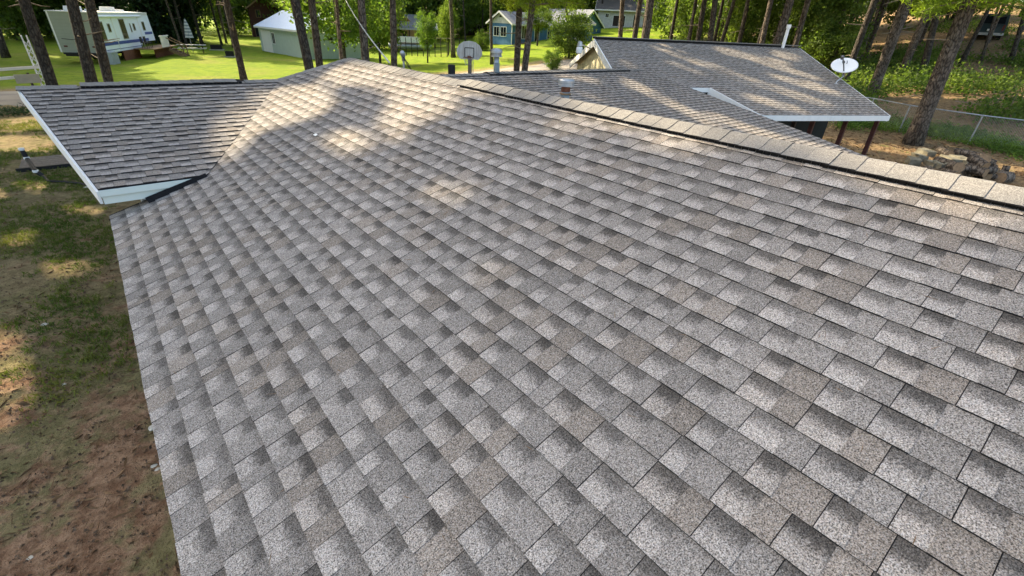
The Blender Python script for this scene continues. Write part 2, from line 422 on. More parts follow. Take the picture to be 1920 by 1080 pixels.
def lay_field(F, parent, singles=0):
    big = set()
    if singles:
        sc = []
        for i, ce in enumerate(F.cells):
            a = F.P(ce['l'], ce['c'] * E); b = F.P(ce['l'] + ce['w'], ce['c'] * E); d = F.P(ce['l'], (ce['c'] + 1) * E)
            q = [topx(p) for p in (a, b, d)]
            if any(p is None for p in q): continue
            mx, my = sum(p[0] for p in q) / 3, sum(p[1] for p in q) / 3
            if not (-20 < mx < 1940 and -20 < my < 1100): continue
            rect = [(ce['l'], ce['c'] * E), (ce['l'] + ce['w'], ce['c'] * E), (ce['l'] + ce['w'], (ce['c'] + 1) * E), (ce['l'], (ce['c'] + 1) * E)]
            full = sum(abs(sum(r[k][0] * r[(k + 1) % len(r)][1] - r[(k + 1) % len(r)][0] * r[k][1] for k in range(len(r)))) / 2 for r in [clip_conv(rect, g) for g in F.reg] if r)
            if full < ce['w'] * E * .999: continue
            sc.append((abs((q[1][0] - q[0][0]) * (q[2][1] - q[0][1]) - (q[1][1] - q[0][1]) * (q[2][0] - q[0][0])), i))
        sc.sort(reverse=True); big = set(i for _, i in sc[:singles])
    cache = {}; vs, fs, ms, uvs, cols = [], [], [], [], []
    base = Matrix((F.L, F.S, F.N)).transposed().to_4x4()
    for i, ce in enumerate(F.cells):
        s0 = ce['c'] * E + ce['dj']
        if i in big:
            key = (ce['w'], ce['sp'], ce['th'], ce['rnd'] > .018)
            if key not in cache:
                a = ([], [], [], [], []); add_cell(*a, dict(ce, rnd=ce['rnd']), lambda l, s, h: Vector((l, s, h))); cache[key] = shingle_mesh('shingle', *a)
            o = link('shingle', cache[key], parent)
            mm = base.copy(); mm.translation = F.P(ce['l'], s0); o.matrix_local = mm
        else: add_cell(vs, fs, ms, uvs, cols, ce, F.P, F.reg, ce['l'], s0)
    if fs: tag(link('shingles', shingle_mesh('shingles', vs, fs, ms, uvs, cols), parent), kind='stuff')
def deck(name, F, parent, th=.03):
    b = MB()
    for r in F.reg:
        b.prism([F.P(p[0], p[1], -.004 - th) for p in r], F.N * th)
    return b.build(name, M['deckdark'], parent)

house = empty('house', (0, 0, 0), 0, 'low house filling the foreground with grey-brown shingled cross-gable roof', 'house')
cA, sA, cB, sB = math.cos(PA), math.sin(PA), math.cos(PB), math.sin(PB)
SR = XR / cA                                    # slope length to the ridge
YN = -3.2                                       # near end, behind the camera
def mw(x, y): return (y, x / cA)
west = Field((0, 0, 0), (0, 1, 0), (cA, 0, sA), [
    [mw(0, YN), mw(0, 6.0), mw(.91, 5.90), mw(.91, YN)],
    [mw(.91, YN), mw(.91, 5.90), mw(2.64, YE), mw(XR, 8.45), mw(XR, YN)]], 11)
wr = deck('main_roof', west, house); lay_field(west, wr, 300)
eE = 7.4; zy = lambda z: YE - (ZE - z) / TB
def me_(x, y): return (-y, (eE - x) / cA)
z0 = ZR - (eE - XR) * TA
east = Field((eE, 0, z0), (0, -1, 0), (-cA, 0, sA), [[me_(eE, YN), me_(eE, zy(z0)), me_(4.74, YE), me_(XR, 8.45), me_(XR, YN)]], 12)
lay_field(east, deck('main_roof', east, house))
zw = ZE - (YE - 5.86) * TB
LF = Field((0, 5.86, zw), (1, 0, 0), (0, cB, sB), [[(0, 0), (.915, 0), (2.66, (YE - 5.86) / cB), (-.51, (YE - 5.86) / cB)]], 13, 1.6)
lay_field(LF, deck('wing_roof', LF, house))
y2 = 2.74; z2 = ZE - (YE - y2) * TB; xv = XR + (ZR - z2) / TA
RF = Field((0, y2, z2), (1, 0, 0), (0, cB, sB), [[(xv, 0), (12.4, 0), (12.4, (YE - y2) / cB), (4.74, (YE - y2) / cB)]], 14, 1.4)
lay_field(RF, deck('wing_roof', RF, house))
y3 = 13.2; z3 = ZE - (y3 - YE) * TB
NF = Field((0, y3, z3), (-1, 0, 0), (0, -cB, sB), [[(.0, 0), (-12.4, 0), (-12.4, (y3 - YE) / cB), (.51, (y3 - YE) / cB)]], 15)
lay_field(NF, deck('wing_roof', NF, house))
# small hip that closes the cross gable over the long ridge
b = MB(); hipv = [Vector((2.64, YE, ZE)), Vector((4.74, YE, ZE)), Vector((XR, 8.45, ZR))]
b.prism([v + Vector((0, .01, -.02)) for v in hipv], (0, .004, .012)); b.build('hip_end', M['edge'], house)
# caps: bent shingles over ridge and hip
def cap_mesh(width, drop, length, arch=.01, lip=.007):
    b = MB(); prof = [(-width, -drop), (-width * .5, -drop * .47), (-width * .12, arch * .2), (width * .12, arch * .2), (width * .5, -drop * .47), (width, -drop)]
    for (y, dz) in ((0, lip), (length, 0)):
        for x, z in prof: b.v.append((x, y, z + dz))
    n = len(prof)
    for i in range(n - 1): b.f.append((i, i + 1, i + n + 1, i + n)); b.m.append(0)
    k = len(b.v)
    for (y, dz) in ((0, -.002), (length, -.006)):
        for x, z in prof: b.v.append((x, y, z + dz))
    for i in range(n - 1): b.f.append((i, k + i, k + i + 1, i + 1)); b.m.append(1)
    for a, c in ((0, 0), (n - 1, n - 1)): b.f.append((a, a + n, k + c + n, k + c)); b.m.append(1)
    return b.mesh('ridge_cap', [M['cap'], M['edge']])
capA = cap_mesh(.15, .15 * TA, .165); capB = cap_mesh(.14, .14 * TB, .165)
rg = random.Random(5)
def lay_caps(me, p, q, lift, step=.143):
    p, q = Vector(p), Vector(q); d = (q - p); n = int(d.length / step); d.normalize()
    x = d.cross(Vector((0, 0, 1))).normalized(); Mx = Matrix((x, d, x.cross(d))).transposed().to_4x4()
    for i in range(n):
        o = link('ridge_cap', me, house); mm = Mx.copy(); mm.translation = p + d * (i * step) + Vector((0, 0, lift + rg.uniform(-.001, .002)))
        o.matrix_local = mm
def vent(p, q, w, t, hgt=.03):
    b = MB(); p, q = Vector(p), Vector(q); d = (q - p).normalized(); x = d.cross(Vector((0, 0, 1))).normalized(); n = int((q - p).length / .05)
    for s in (-1, 1):
        for i in range(n):
            a = p + d * (i * .05); bb = p + d * ((i + 1) * .05 - .004); wv = rg.uniform(-.004, .002)
            e0 = x * (s * (w + wv)); e1 = x * (s * .01)
            dz0 = -(w) * t
            b.face([a + e0 + Vector((0, 0, dz0)), bb + e0 + Vector((0, 0, dz0)), bb + e0 + Vector((0, 0, dz0 + hgt)), a + e0 + Vector((0, 0, dz0 + hgt))])
            b.face([a + e0 + Vector((0, 0, dz0 + hgt)), bb + e0 + Vector((0, 0, dz0 + hgt)), bb + e1 + Vector((0, 0, hgt)), a + e1 + Vector((0, 0, hgt))])
    return b.build('ridge_vent', M['vent'], house)
vent((XR, YN, ZR), (XR, 4.97, ZR), .135, TA, .034)
lay_caps(cap_mesh(.15, .15 * TA, .165, .01, .0045), (XR, YN, ZR), (XR, 5.0, ZR), .036)
lay_caps(cap_mesh(.15, .15 * TA, .165, .01, .0035), (XR, 5.0, ZR), (XR, 8.5, ZR), .010)
lay_caps(cap_mesh(.13, .05, .165), (2.62, YE, ZE), (XR, 8.45, ZR), .016)
lay_caps(capB, (-.53, YE, ZE), (.12, YE, ZE), .012)
vent((.1, YE, ZE), (2.1, YE, ZE), .13, TB, .034)
lay_caps(capB, (.1, YE, ZE), (2.1, YE, ZE), .036)
lay_caps(capB, (2.1, YE, ZE), (2.7, YE, ZE), .012)
vent((6.9, YE, ZE), (11.75, YE, ZE), .13, TB, .034)
lay_caps(capB, (4.75, YE, ZE), (6.9, YE, ZE), .012)
lay_caps(capB, (6.9, YE, ZE), (11.75, YE, ZE), .036)
lay_caps(capB, (11.75, YE, ZE), (12.4, YE, ZE), .012)
# fascias, soffits
def board(name, p, q, h, th, mat, drop=.0, parent=house):
    b = MB(); p, q = Vector(p), Vector(q)
    b.bar(p - Vector((0, 0, h / 2 + drop)), q - Vector((0, 0, h / 2 + drop)), th, h); return b.build(name, mat, parent)
board('drip_edge', (.004, YN, -.012), (.004, 6.0, -.012), .04, .01, M['wood_dark'])
board('fascia', (.03, YN, -.03), (.03, 5.96, -.03), .15, .02, M['fascia_mint'])
F0 = Vector((-.0, 5.86, zw)); FT = Vector((-.51, YE, ZE))
board('fascia', (-.005, 5.858, zw - .008), (.93, 5.858, zw - .008), .06, .02, M['fascia_mint'])
board('frieze_board', (.005, 5.885, zw - .066), (.93, 5.885, zw - .066), .085, .02, M['fascia_mint'])
board('rake_fascia', F0 + Vector((-.012, 0, -.012)), FT + Vector((-.012, 0, -.012)), .13, .022, M['fascia'])
board('rake_fascia', (12.41, y2, z2 - .012), (12.41, YE, ZE - .012), .15, .022, M['fascia'])
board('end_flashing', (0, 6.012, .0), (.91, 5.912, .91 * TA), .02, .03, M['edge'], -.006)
board('frieze_shadow_strip', (.34, 5.84, .34 * TA + .07), (.915, 5.838, .915 * TA + .045), .075, .006, M['edge'])  # black strip standing in for the shadow between frieze and main slope
board('rake_fascia', (.0, 5.99, -.02), (.9, 5.89, .9 * TA - .02), .12, .02, M['wood_dark'])
b = MB(); b.face([(0.02, 5.89, zw - .148), (.93, 5.89, zw - .148), (.93, 6.4, zw - .148), (-.05, 6.4, zw - .148)]); b.build('soffit', M['fascia_mint'], house)
# walls
def walls():
    b = MB()
    b.box((.45, YN + .4, -2.25), (7.0, 6.3, -.12)); b.box((.3, 6.3, -2.25), (12.0, 12.8, -.08))
    b.box((7.0, 3.2, -2.25), (12.0, 6.3, -.45))
    return b.build('wall', M['siding_house'], house)
walls()
# vents through the long roof
def ewz(y): return ZE - abs(YE - y) * TB
def z_at(px, py, x, y):
    """height seen at photo row py above the plan point x, y"""
    r = math.hypot(x - CAM.x, y - CAM.y); v = ray(px, py); return CAM.z + v.z * r / math.hypot(v.x, v.y)
def xy_depth(px, py, d):
    P = at_depth(px, py, d); return P.x, P.y
def roofz(x, y):
    m = ZR - abs(x - XR) * TA if y < 8.6 else -9
    return max(m, ewz(y))
x, y = xy_depth(932, 135, 10.2); z = roofz(x, y); zt = z_at(932, 118, x, y)
b = MB(); b.lathe([(.08, z - .03), (.06, z + .05)], 16, 0, (x, y, 0)); b.lathe([(.054, z), (.054, zt), (.046, zt), (.045, zt - .05)], 18, 1, (x, y, 0))
tag(b.build('vent_pipe', [M['edge'], M['pvc_grey']], house, smooth=False), 'plain grey plastic vent pipe')
x, y = xy_depth(931, 110, 11.6); z = roofz(x, y); zt = z_at(931, 90.5, x, y)
fl = MB(); fl.lathe([(.07, z), (.07, zt - .16)], 20, 0, (x, y, 0)); flo = fl.build('flue', M['galv'], house, smooth=True)
tag(flo, 'capped galvanised flue')
fl = MB(); fl.lathe([(.125, zt - .19), (.135, zt - .185), (.135, zt - .17), (.11, zt - .165)], 24, 0, (x, y, 0)); fl.lathe([(.10, zt - .165), (.10, zt - .10)], 24, 0, (x, y, 0))
for k in range(12):
    a = k * math.pi / 6; fl.bar((x + .115 * math.cos(a), y + .115 * math.sin(a), zt - .17), (x + .115 * math.cos(a), y + .115 * math.sin(a), zt - .09), .012)
fl.lathe([(.142, zt - .10), (.142, zt - .06), (.125, zt - .025), (.07, zt), (.01, zt + .008)], 24, 0, (x, y, 0)); fl.build('rain_cap', M['galv'], flo, smooth=False)
x, y = xy_depth(1061, 165, 7.9); z = roofz(x, y); zt = z_at(1061, 148, x, y)
fl = MB(); fl.lathe([(.075, z - .05), (.075, zt - .09)], 20, 0, (x, y, 0)); fl.lathe([(.16, z - .06), (.14, z + .03), (.08, z + .08)], 20, 0, (x, y, 0)); flo = fl.build('flue', M['pvc_grey'], house, smooth=True)
tag(flo, 'short grey flue with a rusty band')
fl = MB(); fl.lathe([(.0762, zt - .2), (.0768, zt - .115)], 20, 0, (x, y, 0)); fl.build('rust_band', M['rust'], flo)
fl = MB(); fl.lathe([(.08, zt - .245), (.1, zt - .235), (.1, zt - .22), (.08, zt - .215)], 20, 0, (x, y, 0)); fl.build('storm_collar', M['wood_tan'], flo)
fl = MB(); fl.lathe([(.10, zt - .115), (.138, zt - .11), (.138, zt - .085), (.13, zt - .08), (.13, zt - .06), (.138, zt - .055), (.138, zt - .02), (.12, zt), (.01, zt + .006)], 28, 0, (x, y, 0)); fl.build('rain_cap', M['galv'], flo)
# service mast with weatherhead on the far slope, and its cable
x, y = xy_depth(757, 120, 13.4); zt = z_at(756, 96, x, y); zb = roofz(x, y) - .3
b = MB(); b.tube([(x, y, zb), (x, y, zt - .22)], .03, 10); mast = b.build('service_mast', M['galv'], house)
b = MB(); b.tube([(x, y, zt - .25), (x, y, zt - .16), (x - .02, y - .03, zt - .08), (x - .06, y - .06, zt - .04), (x - .1, y - .07, zt - .06)], [.045, .05, .075, .075, .05], 12); b.build('weatherhead', M['galv'], mast, smooth=True)
MASTH = Vector((x, y, zt - .2))
b = MB()
for k in range(3):
    b.tube([(x - .07, y - .05, zt - .09), (x + .02 + .03 * k, y - .12, zt - .3), (x + .1 + .05 * k, y - .1, zt - .42 - .05 * k)], .008, 6)
b.build('drip_loop', M['black'], mast)

# ------------------------------------------------------------------ neighbouring garage with porch
GU = Vector((math.sin(R(115)), math.cos(R(115)), 0)); GS = Vector((GU.y, -GU.x, 0)); GP = Vector((13.236, 11.611, 1.554)); GB = R(14)
def gpt(u, s, dz=0): return GP + GU * u + GS * s + Vector((0, 0, -abs(s) * math.tan(GB) + dz))
UW = (on_plane(1545, 238, gpt(0, 3.4), GS) - GP).dot(GU)
gar = empty('garage', (0, 0, 0), 0, 'shingled garage with cream gable, white trim and open timber porch', 'garage')
S0 = 5.65; cG = math.cos(GB)
def gl(u, s): return (u, (S0 - s) / cG)
GF = Field(gpt(0, S0), GU, (-GS * cG + Vector((0, 0, math.sin(GB)))), [[gl(0, 0), gl(8.02, 0), gl(6.89, 3.95), gl(-.75, 3.95)], [gl(1.84, 3.95), gl(6.89, 3.95), gl(6.41, S0), gl(2.25, S0)]], 21)
gd = deck('roof', GF, gar); lay_field(GF, gd)
b = MB(); b.prism([gpt(0, 0, -.02), gpt(8.02, 0, -.02), gpt(8.5, -4, -.02), gpt(.75, -4, -.02)], (0, 0, .02)); b.build('roof', M['roof_dark'], gar)
b = MB(); b.bar(gpt(-.02, 0, .02), gpt(7.6, 0, .02), .26, .05); b.build('ridge_vent', M['vent'], gar)
b = MB(); b.bar(gpt(-.04, 0, .055), gpt(8.02, 0, .05), .3, .02); b.build('ridge_cap', M['cap'], gar)
def gboard(name, p, q, h, th, mat): b = MB(); b.bar(Vector(p) - Vector((0, 0, h / 2)), Vector(q) - Vector((0, 0, h / 2)), th, h); return b.build(name, mat, gar)
gboard('rake_board', gpt(-.02, -.0, .0), gpt(-.77, 3.95), .2, .03, M['white']); gboard('rake_board', gpt(0.0, .02, .0), gpt(.75, -4), .2, .03, M['white'])
gboard('rake_board', gpt(8.03, 0), gpt(6.9, 3.95), .18, .03, M['white']); gboard('rake_board', gpt(6.9, 3.95), gpt(6.42, S0), .16, .03, M['white'])
gboard('eave_fascia', gpt(-.75, 3.965), gpt(1.86, 3.965), .11, .03, M['white'])
gboard('porch_rake_fascia', gpt(1.84, 3.95, .01), gpt(2.25, S0, .01), .38, .03, M['white'])
gboard('porch_fascia', gpt(2.24, S0 + .016), gpt(6.43, S0 + .016), .13, .03, M['fascia'])
b = MB(); b.prism([gpt(.02, 0, -.05), gpt(-.75, 3.9, -.05), gpt(-.4, 3.9, -.05), gpt(.35, 0, -.05)], (0, 0, .008)); b.prism([gpt(.02, 0, -.05), gpt(.75, -3.9, -.05), gpt(1.1, -3.9, -.05), gpt(.35, 0, -.05)], (0, 0, .008)); b.build('soffit', plain('shaded_soffit', (.42, .33, .2), .7), gar)  # cream soffit browned, the shade under the overhang put into its colour
def gbase(u, s): P = GP + GU * u + GS * s; return Vector((P.x, P.y, -2.25))
b = MB(); wl = [gpt(.22, 0, -.03), gpt(-.46, 3.6, -.03), gbase(-.46, 3.6), gbase(.92, -3.6), gpt(.92, -3.6, -.03)]; b.prism(wl, GU * .12); b.build('gable_wall', M['siding_cream'], gar)
b = MB(); b.prism([gpt(-.2, 3.6, -.06), gpt(2.3, 3.6, -.06), gbase(2.3, 3.6), gbase(-.2, 3.6)], -GS * .1); b.prism([gpt(2.3, 3.4, -.06), gpt(UW, 3.4, -.06), gbase(UW, 3.4), gbase(2.3, 3.4)], -GS * .1)
b.prism([gpt(UW, 3.4, -.06), gpt(UW, -3.5, -.06), gbase(UW, -3.5), gbase(UW, 3.4)], GU * .1); b.build('wall', plain('dark_green_board', (.014, .018, .017), .8), gar)
for px, py, s_ in ((1525, 226, 5.3), (1587, 226, 5.3), (1646, 225, 5.3)):
    P = on_plane(px, py, gpt(0, s_, -.2), GS); b = MB(); b.box((P.x - .05, P.y - .05, gz(P.x, P.y) - .02), (P.x + .05, P.y + .05, gpt(0, s_, -.06).z)); o = b.build('porch_post', M['wood_red'], gar)
    if px > 1600: PC = P
for u_ in (3.2, 4.7):
    Q = gbase(u_, 4.3); b = MB(); b.box((Q.x - .05, Q.y - .05, -2.2), (Q.x + .05, Q.y + .05, gpt(0, 4.3, -.06).z)); b.build('porch_post', M['wood_dark'], gar)
b = MB(); b.bar(gpt(2.3, 5.3, -.13), gpt(6.2, 5.3, -.13), .09, .14); b.build('porch_beam', M['wood_dark'], gar)
Q = gbase(4.4, 3.5); b = MB(); b.bar((Q.x, Q.y, -1.35), (PC.x, PC.y, -1.35), .05, .12); b.build('porch_rail', M['wood_dark'], gar)
Q2 = gbase(6.2, 2.2); b = MB(); b.bar((Q2.x, Q2.y, -1.35), (PC.x, PC.y, -1.35), .05, .12); b.build('porch_rail', M['wood_dark'], gar)
P = on_plane(1468, 87, gpt(0, .1), Vector((-GS.x * math.sin(GB), -GS.y * math.sin(GB), cG)).normalized() if False else GS); P = gpt((on_plane(1468, 87, gpt(0, .15), GS) - GP).dot(GU), .15)
zt = z_at(1479, 46, P.x, P.y); b = MB(); b.tube([P - Vector((0, 0, .1)), (P.x, P.y, zt)], .055, 14); b.tube([(P.x, P.y, zt - .12), (P.x, P.y, zt)], .075, 14); b.build('vent_pipe', M['white'], gar)
# yard light on the far side of the gable
P = at_depth(1087, 85, 14.6); b = MB(); Q = gpt(.6, -1.2, -.1); b.tube([Q, (P.x + .25, P.y + .1, P.z), (P.x, P.y, P.z + .02)], .02, 8); yl = b.build('yard_light_arm', M['galv'], gar)
b = MB(); b.lathe([(.02, .16), (.07, .14), (.085, .02), (.05, 0)], 14, 0, tuple(P - Vector((.02, .02, .04)))); b.build('lamp_housing', M['galv'], yl)
b = MB(); b.lathe([(.085, 0), (.1, -.05), (.095, -.17), (.05, -.2)], 14, 0, tuple(P - Vector((.02, .02, .04)))); b.build('lamp_lens', M['white'], yl)
# satellite dish
def dish():
    N_ = Vector((GS.x * math.sin(GB), GS.y * math.sin(GB), cG)); base = on_plane(1567, 157, gpt(0, 1), N_)
    root = empty('satellite_dish', base, 0, 'white satellite dish on a bent mast at the garage roof edge', 'satellite dish')
    cen = at_depth(1583.5, 122, (base - CAM).dot(CF) + .05) - base
    n = (-CF * .84 + CU * .47 - CR * .27).normalized(); xx = n.cross(Vector((0, 0, 1))).normalized(); yy = n.cross(xx)
    b = MB(); rings = 7; seg = 36; rx, ry = .36, .33
    for side, off in ((0, 0), (1, -.012)):
        for i in range(rings + 1):
            for j in range(seg):
                t = i / rings; a = 2 * math.pi * j / seg; b.v.append(tuple(cen + xx * (rx * t * math.cos(a)) + yy * (ry * t * math.sin(a)) + n * (.06 * t * t - .06 + off)))
    for side in (0, 1):
        k = side * (rings + 1) * seg
        for i in range(rings):
            for j in range(seg): q = (k + i * seg + j, k + i * seg + (j + 1) % seg, k + (i + 1) * seg + (j + 1) % seg, k + (i + 1) * seg + j); b.f.append(q if side == 0 else q[::-1]); b.m.append(0)
    k0 = rings * seg; k1 = k0 + (rings + 1) * seg
    for j in range(seg): b.f.append((k0 + j, k0 + (j + 1) % seg, k1 + (j + 1) % seg, k1 + j)); b.m.append(0)
    b.build('reflector', M['white'], root, smooth=True)
    low = cen + (-CU) * .30 - CR * .02
    b = MB(); el = low + Vector((-.02, .0, -.04)); b.tube([(0, 0, 0), (.02, .0, .06), tuple(el)], .02, 10); b.lathe([(.07, 0), (.07, .012)], 10, 0); b.tube([tuple(el), tuple(cen - n * .08)], .03, 8); b.build('mast', M['galv'], root)
    tip = cen + n * .33 - CR * .16 - CU * .02
    b = MB(); b.tube([tuple(low), tuple(low.lerp(tip, .5) + n * .03), tuple(tip)], .017, 8); b.tube([tuple(tip), tuple(tip - n * .09)], .045, 10); b.build('feed_arm', plain('dark_grey_plastic', (.12, .12, .12)), root)
    # printed mark: a solid D-like block and a hook
    b = MB(); o_ = cen + n * .004 + CU * .09 + CR * .02
    def mk(pts): b.face([o_ + CR * p[0] + CU * p[1] + n * .0 for p in pts])
    mk([(-.09, -.045), (-.02, -.045), (-.005, -.02), (-.005, .02), (-.02, .045), (-.09, .045)]); mk([(.05, .045), (.07, .045), (.07, -.03), (.05, -.03)]); mk([(.02, -.045), (.07, -.045), (.07, -.03), (.02, -.03)])
    b.build('printed_mark', M['black'], root)
dish()

# ------------------------------------------------------------------ gabled buildings
def gable_building(name, loc, az, w, l, h, rise, mats, openings, label, cat, over=.3, trim=True, posts=False):
    rz = -az; root = empty(name, loc, rz, label, cat); wm, rm, tm = mats[:3]; hw, hl = w / 2, l / 2
    if not posts:
        b = MB()
        for sx in (-1, 1): b.box((sx * hw - (.05 if sx > 0 else -.05) - .05, -hl, -.1), (sx * hw - (.05 if sx > 0 else -.05) + .05, hl, h))
        for sy in (-1, 1): b.prism([(-hw + .1, sy * hl, -.1), (hw - .1, sy * hl, -.1), (hw - .1, sy * hl, h), (0, sy * hl, h + rise * (1 - .1 / hw)), (-hw + .1, sy * hl, h)], (0, -sy * .1, 0))
        b.build('wall', wm, root)
    else:
        for sx in (-1, 1):
            for k in range(3):
                b = MB(); yy = -hl + .1 + (l - .2) * k / 2; b.box((sx * (hw - .08) - .05, yy - .05, 0), (sx * (hw - .08) + .05, yy + .05, h)); b.build('post', wm, root)
    t = rise / hw
    for sx in (-1, 1):
        b = MB(); e = hw + over
        b.prism([(0, -hl - over, h + rise + .02), (sx * e, -hl - over, h - over * t + .02), (sx * e, -hl - over, h - over * t + .1), (0, -hl - over, h + rise + .1)], (0, l + 2 * over, 0)); rf = b.build('roof_slope', rm, root)
        if trim:
            for sy in (-1, 1):
                b = MB(); yy = sy * (hl + over + .015); b.bar((0, yy, h + rise + .0), (sx * e, yy, h - over * t), .03, .2); b.build('rake_board', tm, root)
            b = MB(); b.bar((sx * (e + .02), -hl - over, h - over * t), (sx * (e + .02), hl + over, h - over * t), .03, .16); b.build('fascia', tm, root)
    for (face, u, z, ww, hh, kind) in openings:
        nx, ny = {'S': (0, -1), 'N': (0, 1), 'E': (1, 0), 'W': (-1, 0)}[face]; n = Vector((nx, ny, 0)); s = Vector((-ny, nx, 0))
        c = n * (hl if nx == 0 else hw) + s * u + Vector((0, 0, z + hh / 2)); Mx = Matrix((s, n, Vector((0, 0, 1)))).transposed().to_4x4(); Mx.translation = c
        f = .07
        if kind in ('window', 'door', 'darkdoor', 'opening'):
            b = MB()
            for q in (((-ww / 2 - f, -.01, -hh / 2 - f), (-ww / 2, .04, hh / 2 + f)), ((ww / 2, -.01, -hh / 2 - f), (ww / 2 + f, .04, hh / 2 + f)), ((-ww / 2, -.01, hh / 2), (ww / 2, .04, hh / 2 + f)), ((-ww / 2, -.01, -hh / 2 - f), (ww / 2, .04, -hh / 2))): b.box(*q, 0, Mx)
            fr = b.build(kind if kind == 'window' else 'door', tm, root)
            b = MB(); b.box((-ww / 2, -.02, -hh / 2), (ww / 2, .015, hh / 2), 0, Mx); b.build('pane' if kind == 'window' else 'door_leaf', M['glass_dark'] if kind in ('window', 'darkdoor') else M['black'] if kind == 'opening' else M['white'], fr)
            if kind == 'window':
                b = MB(); b.box((-.02, .015, -hh / 2), (.02, .03, hh / 2), 0, Mx); b.build('mullion', tm, fr)
        elif kind == 'garage':
            n_ = 4; fr = None
            for k in range(n_):
                b = MB(); b.box((-ww / 2, -.01, -hh / 2 + hh * k / n_ + .01), (ww / 2, .03, -hh / 2 + hh * (k + 1) / n_ - .01), 0, Mx); b.build('door_panel', mats[3] if len(mats) > 3 else tm, root)
            for k in range(4):
                b = MB(); xx = -ww / 2 + ww * (k + .5) / 4; b.box((xx - .28, .03, hh * .26), (xx + .28, .045, hh * .42), 0, Mx); b.build('door_window', M['glass_dark'], root)
    return root
def corner_place(K, azy, w, l, cx, cy):
    """centre of a building whose corner (cx, cy = signs) stands at K, local y axis pointing to azimuth azy"""
    yv = Vector((math.sin(azy), math.cos(azy), 0)); xv = Vector((yv.y, -yv.x, 0)); return Vector(K) - xv * (cx * w / 2) - yv * (cy * l / 2)
A_, B_ = gp(492, 95), gp(580, 111.5); az_ = math.atan2((A_ - B_).x, (A_ - B_).y); L_ = (A_ - B_).length
gable_building('metal_garage', corner_place(B_, az_, 6.4, L_, -1, -1), az_, 6.4, L_, 2.55, 1.5, (M['siding_grey'], M['metal_roof'], M['white'], M['siding_grey']),
    [('W', -L_ / 2 + 1.6, .02, 1.7, 2.05, 'door'), ('W', -L_ / 2 + 2.9, .02, .7, 2.05, 'door'), ('W', -L_ / 2 + 4.0, .95, .7, 1.0, 'window'), ('S', -.1, .02, 5.2, 2.2, 'garage')], 'grey-green garage with pale blue metal roof on the bright lawn', 'garage')
K = gp(959, 84); azy = R(84)
gable_building('blue_house', corner_place(K, azy, 4.4, 9, 1, -1), azy, 4.4, 9, 2.55, 1.25, (M['siding_blue'], M['roof_grey'], M['white']),
    [('S', .6, .95, 1.0, 1.05, 'window'), ('S', -.75, .95, 1.0, 1.05, 'window'), ('E', -2.2, .75, .8, 1.5, 'window'), ('E', 3.1, .8, .9, 1.3, 'window'), ('E', .4, .1, .9, 2.0, 'darkdoor')], 'blue sided house with white trim and twin front window beyond the lawn', 'house', .35)
yv = Vector((math.sin(azy), math.cos(azy), 0)); xv = Vector((yv.y, -yv.x, 0))
bh = bpy.data.objects['blue_house']; b = MB(); b.prism([(-2.15, -4.5, 2.45), (2.15, -4.5, 2.45), (0, -4.5, 3.72)], (0, -.025, 0)); b.build('gable_panel', M['siding_white'], bh)
b = MB(); b.prism([(-.3, -4.53, 3.15), (.3, -4.53, 3.15), (0, -4.53, 3.4)], (0, -.02, 0)); b.build('gable_vent', M['wood_dark'], bh)
b = MB(); b.box((2.16, -4.56, 0), (2.24, -4.48, 2.5)); b.build('downspout', M['white'], bh)
gable_building('blue_house_annex', K + yv * 13.2 - xv * 1.6, R(0) + azy + math.pi / 2, 5.5, 9, 2.7, 1.9, (M['siding_blue'], M['roof_grey'], M['white']), [('E', 0, .9, .8, 1.2, 'window')], 'taller blue annex with dark gable behind the blue house', 'house', .35)
K = gp(1092, 79)
gable_building('garden_shed', corner_place(K, R(75), 2.3, 2.6, 1, -1), R(75), 2.3, 2.6, 2.1, .7, (M['siding_blue'], M['roof_grey'], M['white']), [('S', .35, .1, .7, 1.7, 'door'), ('E', 0, 1.3, .5, .5, 'window')], 'small dark blue garden shed with white door by a leafy bush', 'shed', .2)
K = gp(1118, 54)
gable_building('white_cabin', corner_place(K, R(-40), 8, 9, -1, 1), R(-40), 8, 9, 2.9, 1.5, (M['siding_white'], M['roof_dark'], M['white']), [('W', -3.0, 1.7, .5, .5, 'window'), ('W', -1.0, .5, 1.9, 1.5, 'window'), ('W', 1.8, .1, 1.0, 2.1, 'darkdoor'), ('W', 3.3, .1, .9, 2.1, 'darkdoor')], 'white cabin with dark roof on the rise behind pine trunks', 'cabin', .5)
K = at_r(496, 40, 104); K.z = gz(K.x, K.y)
gable_building('red_barn', K, R(12), 4.6, 6, 4.4, 1.6, (M['siding_red'], M['roof_dark'], M['wood_tan']), [('S', -.9, 3.0, .6, 1.0, 'window'), ('S', -.8, .1, 2.0, 1.9, 'opening')], 'dark red barn with white window behind the metal garage', 'barn', .4)
K = gp(770, 92)
gable_building('carport', K + Vector((.6, 1.2, 0)), R(-62), 4.4, 7.0, 2.5, .7, (M['wood_dark'], M['roof_grey'], M['galv']), [], 'grey roofed carport sheltering a white boat behind a garden fence', 'carport', .25, True, True)
K = at_r(775, 50, 84); gable_building('timber_cabin', Vector((K.x, K.y, gz(K.x, K.y))), R(60), 4, 5, 2.6, 1.4, (M['wood_tan'], M['roof_grey'], M['wood_tan']), [('S', 0, .9, .8, .9, 'window'), ('W', 0, .9, .8, .9, 'window')], 'small tan timber cabin showing above the carport roof', 'cabin')
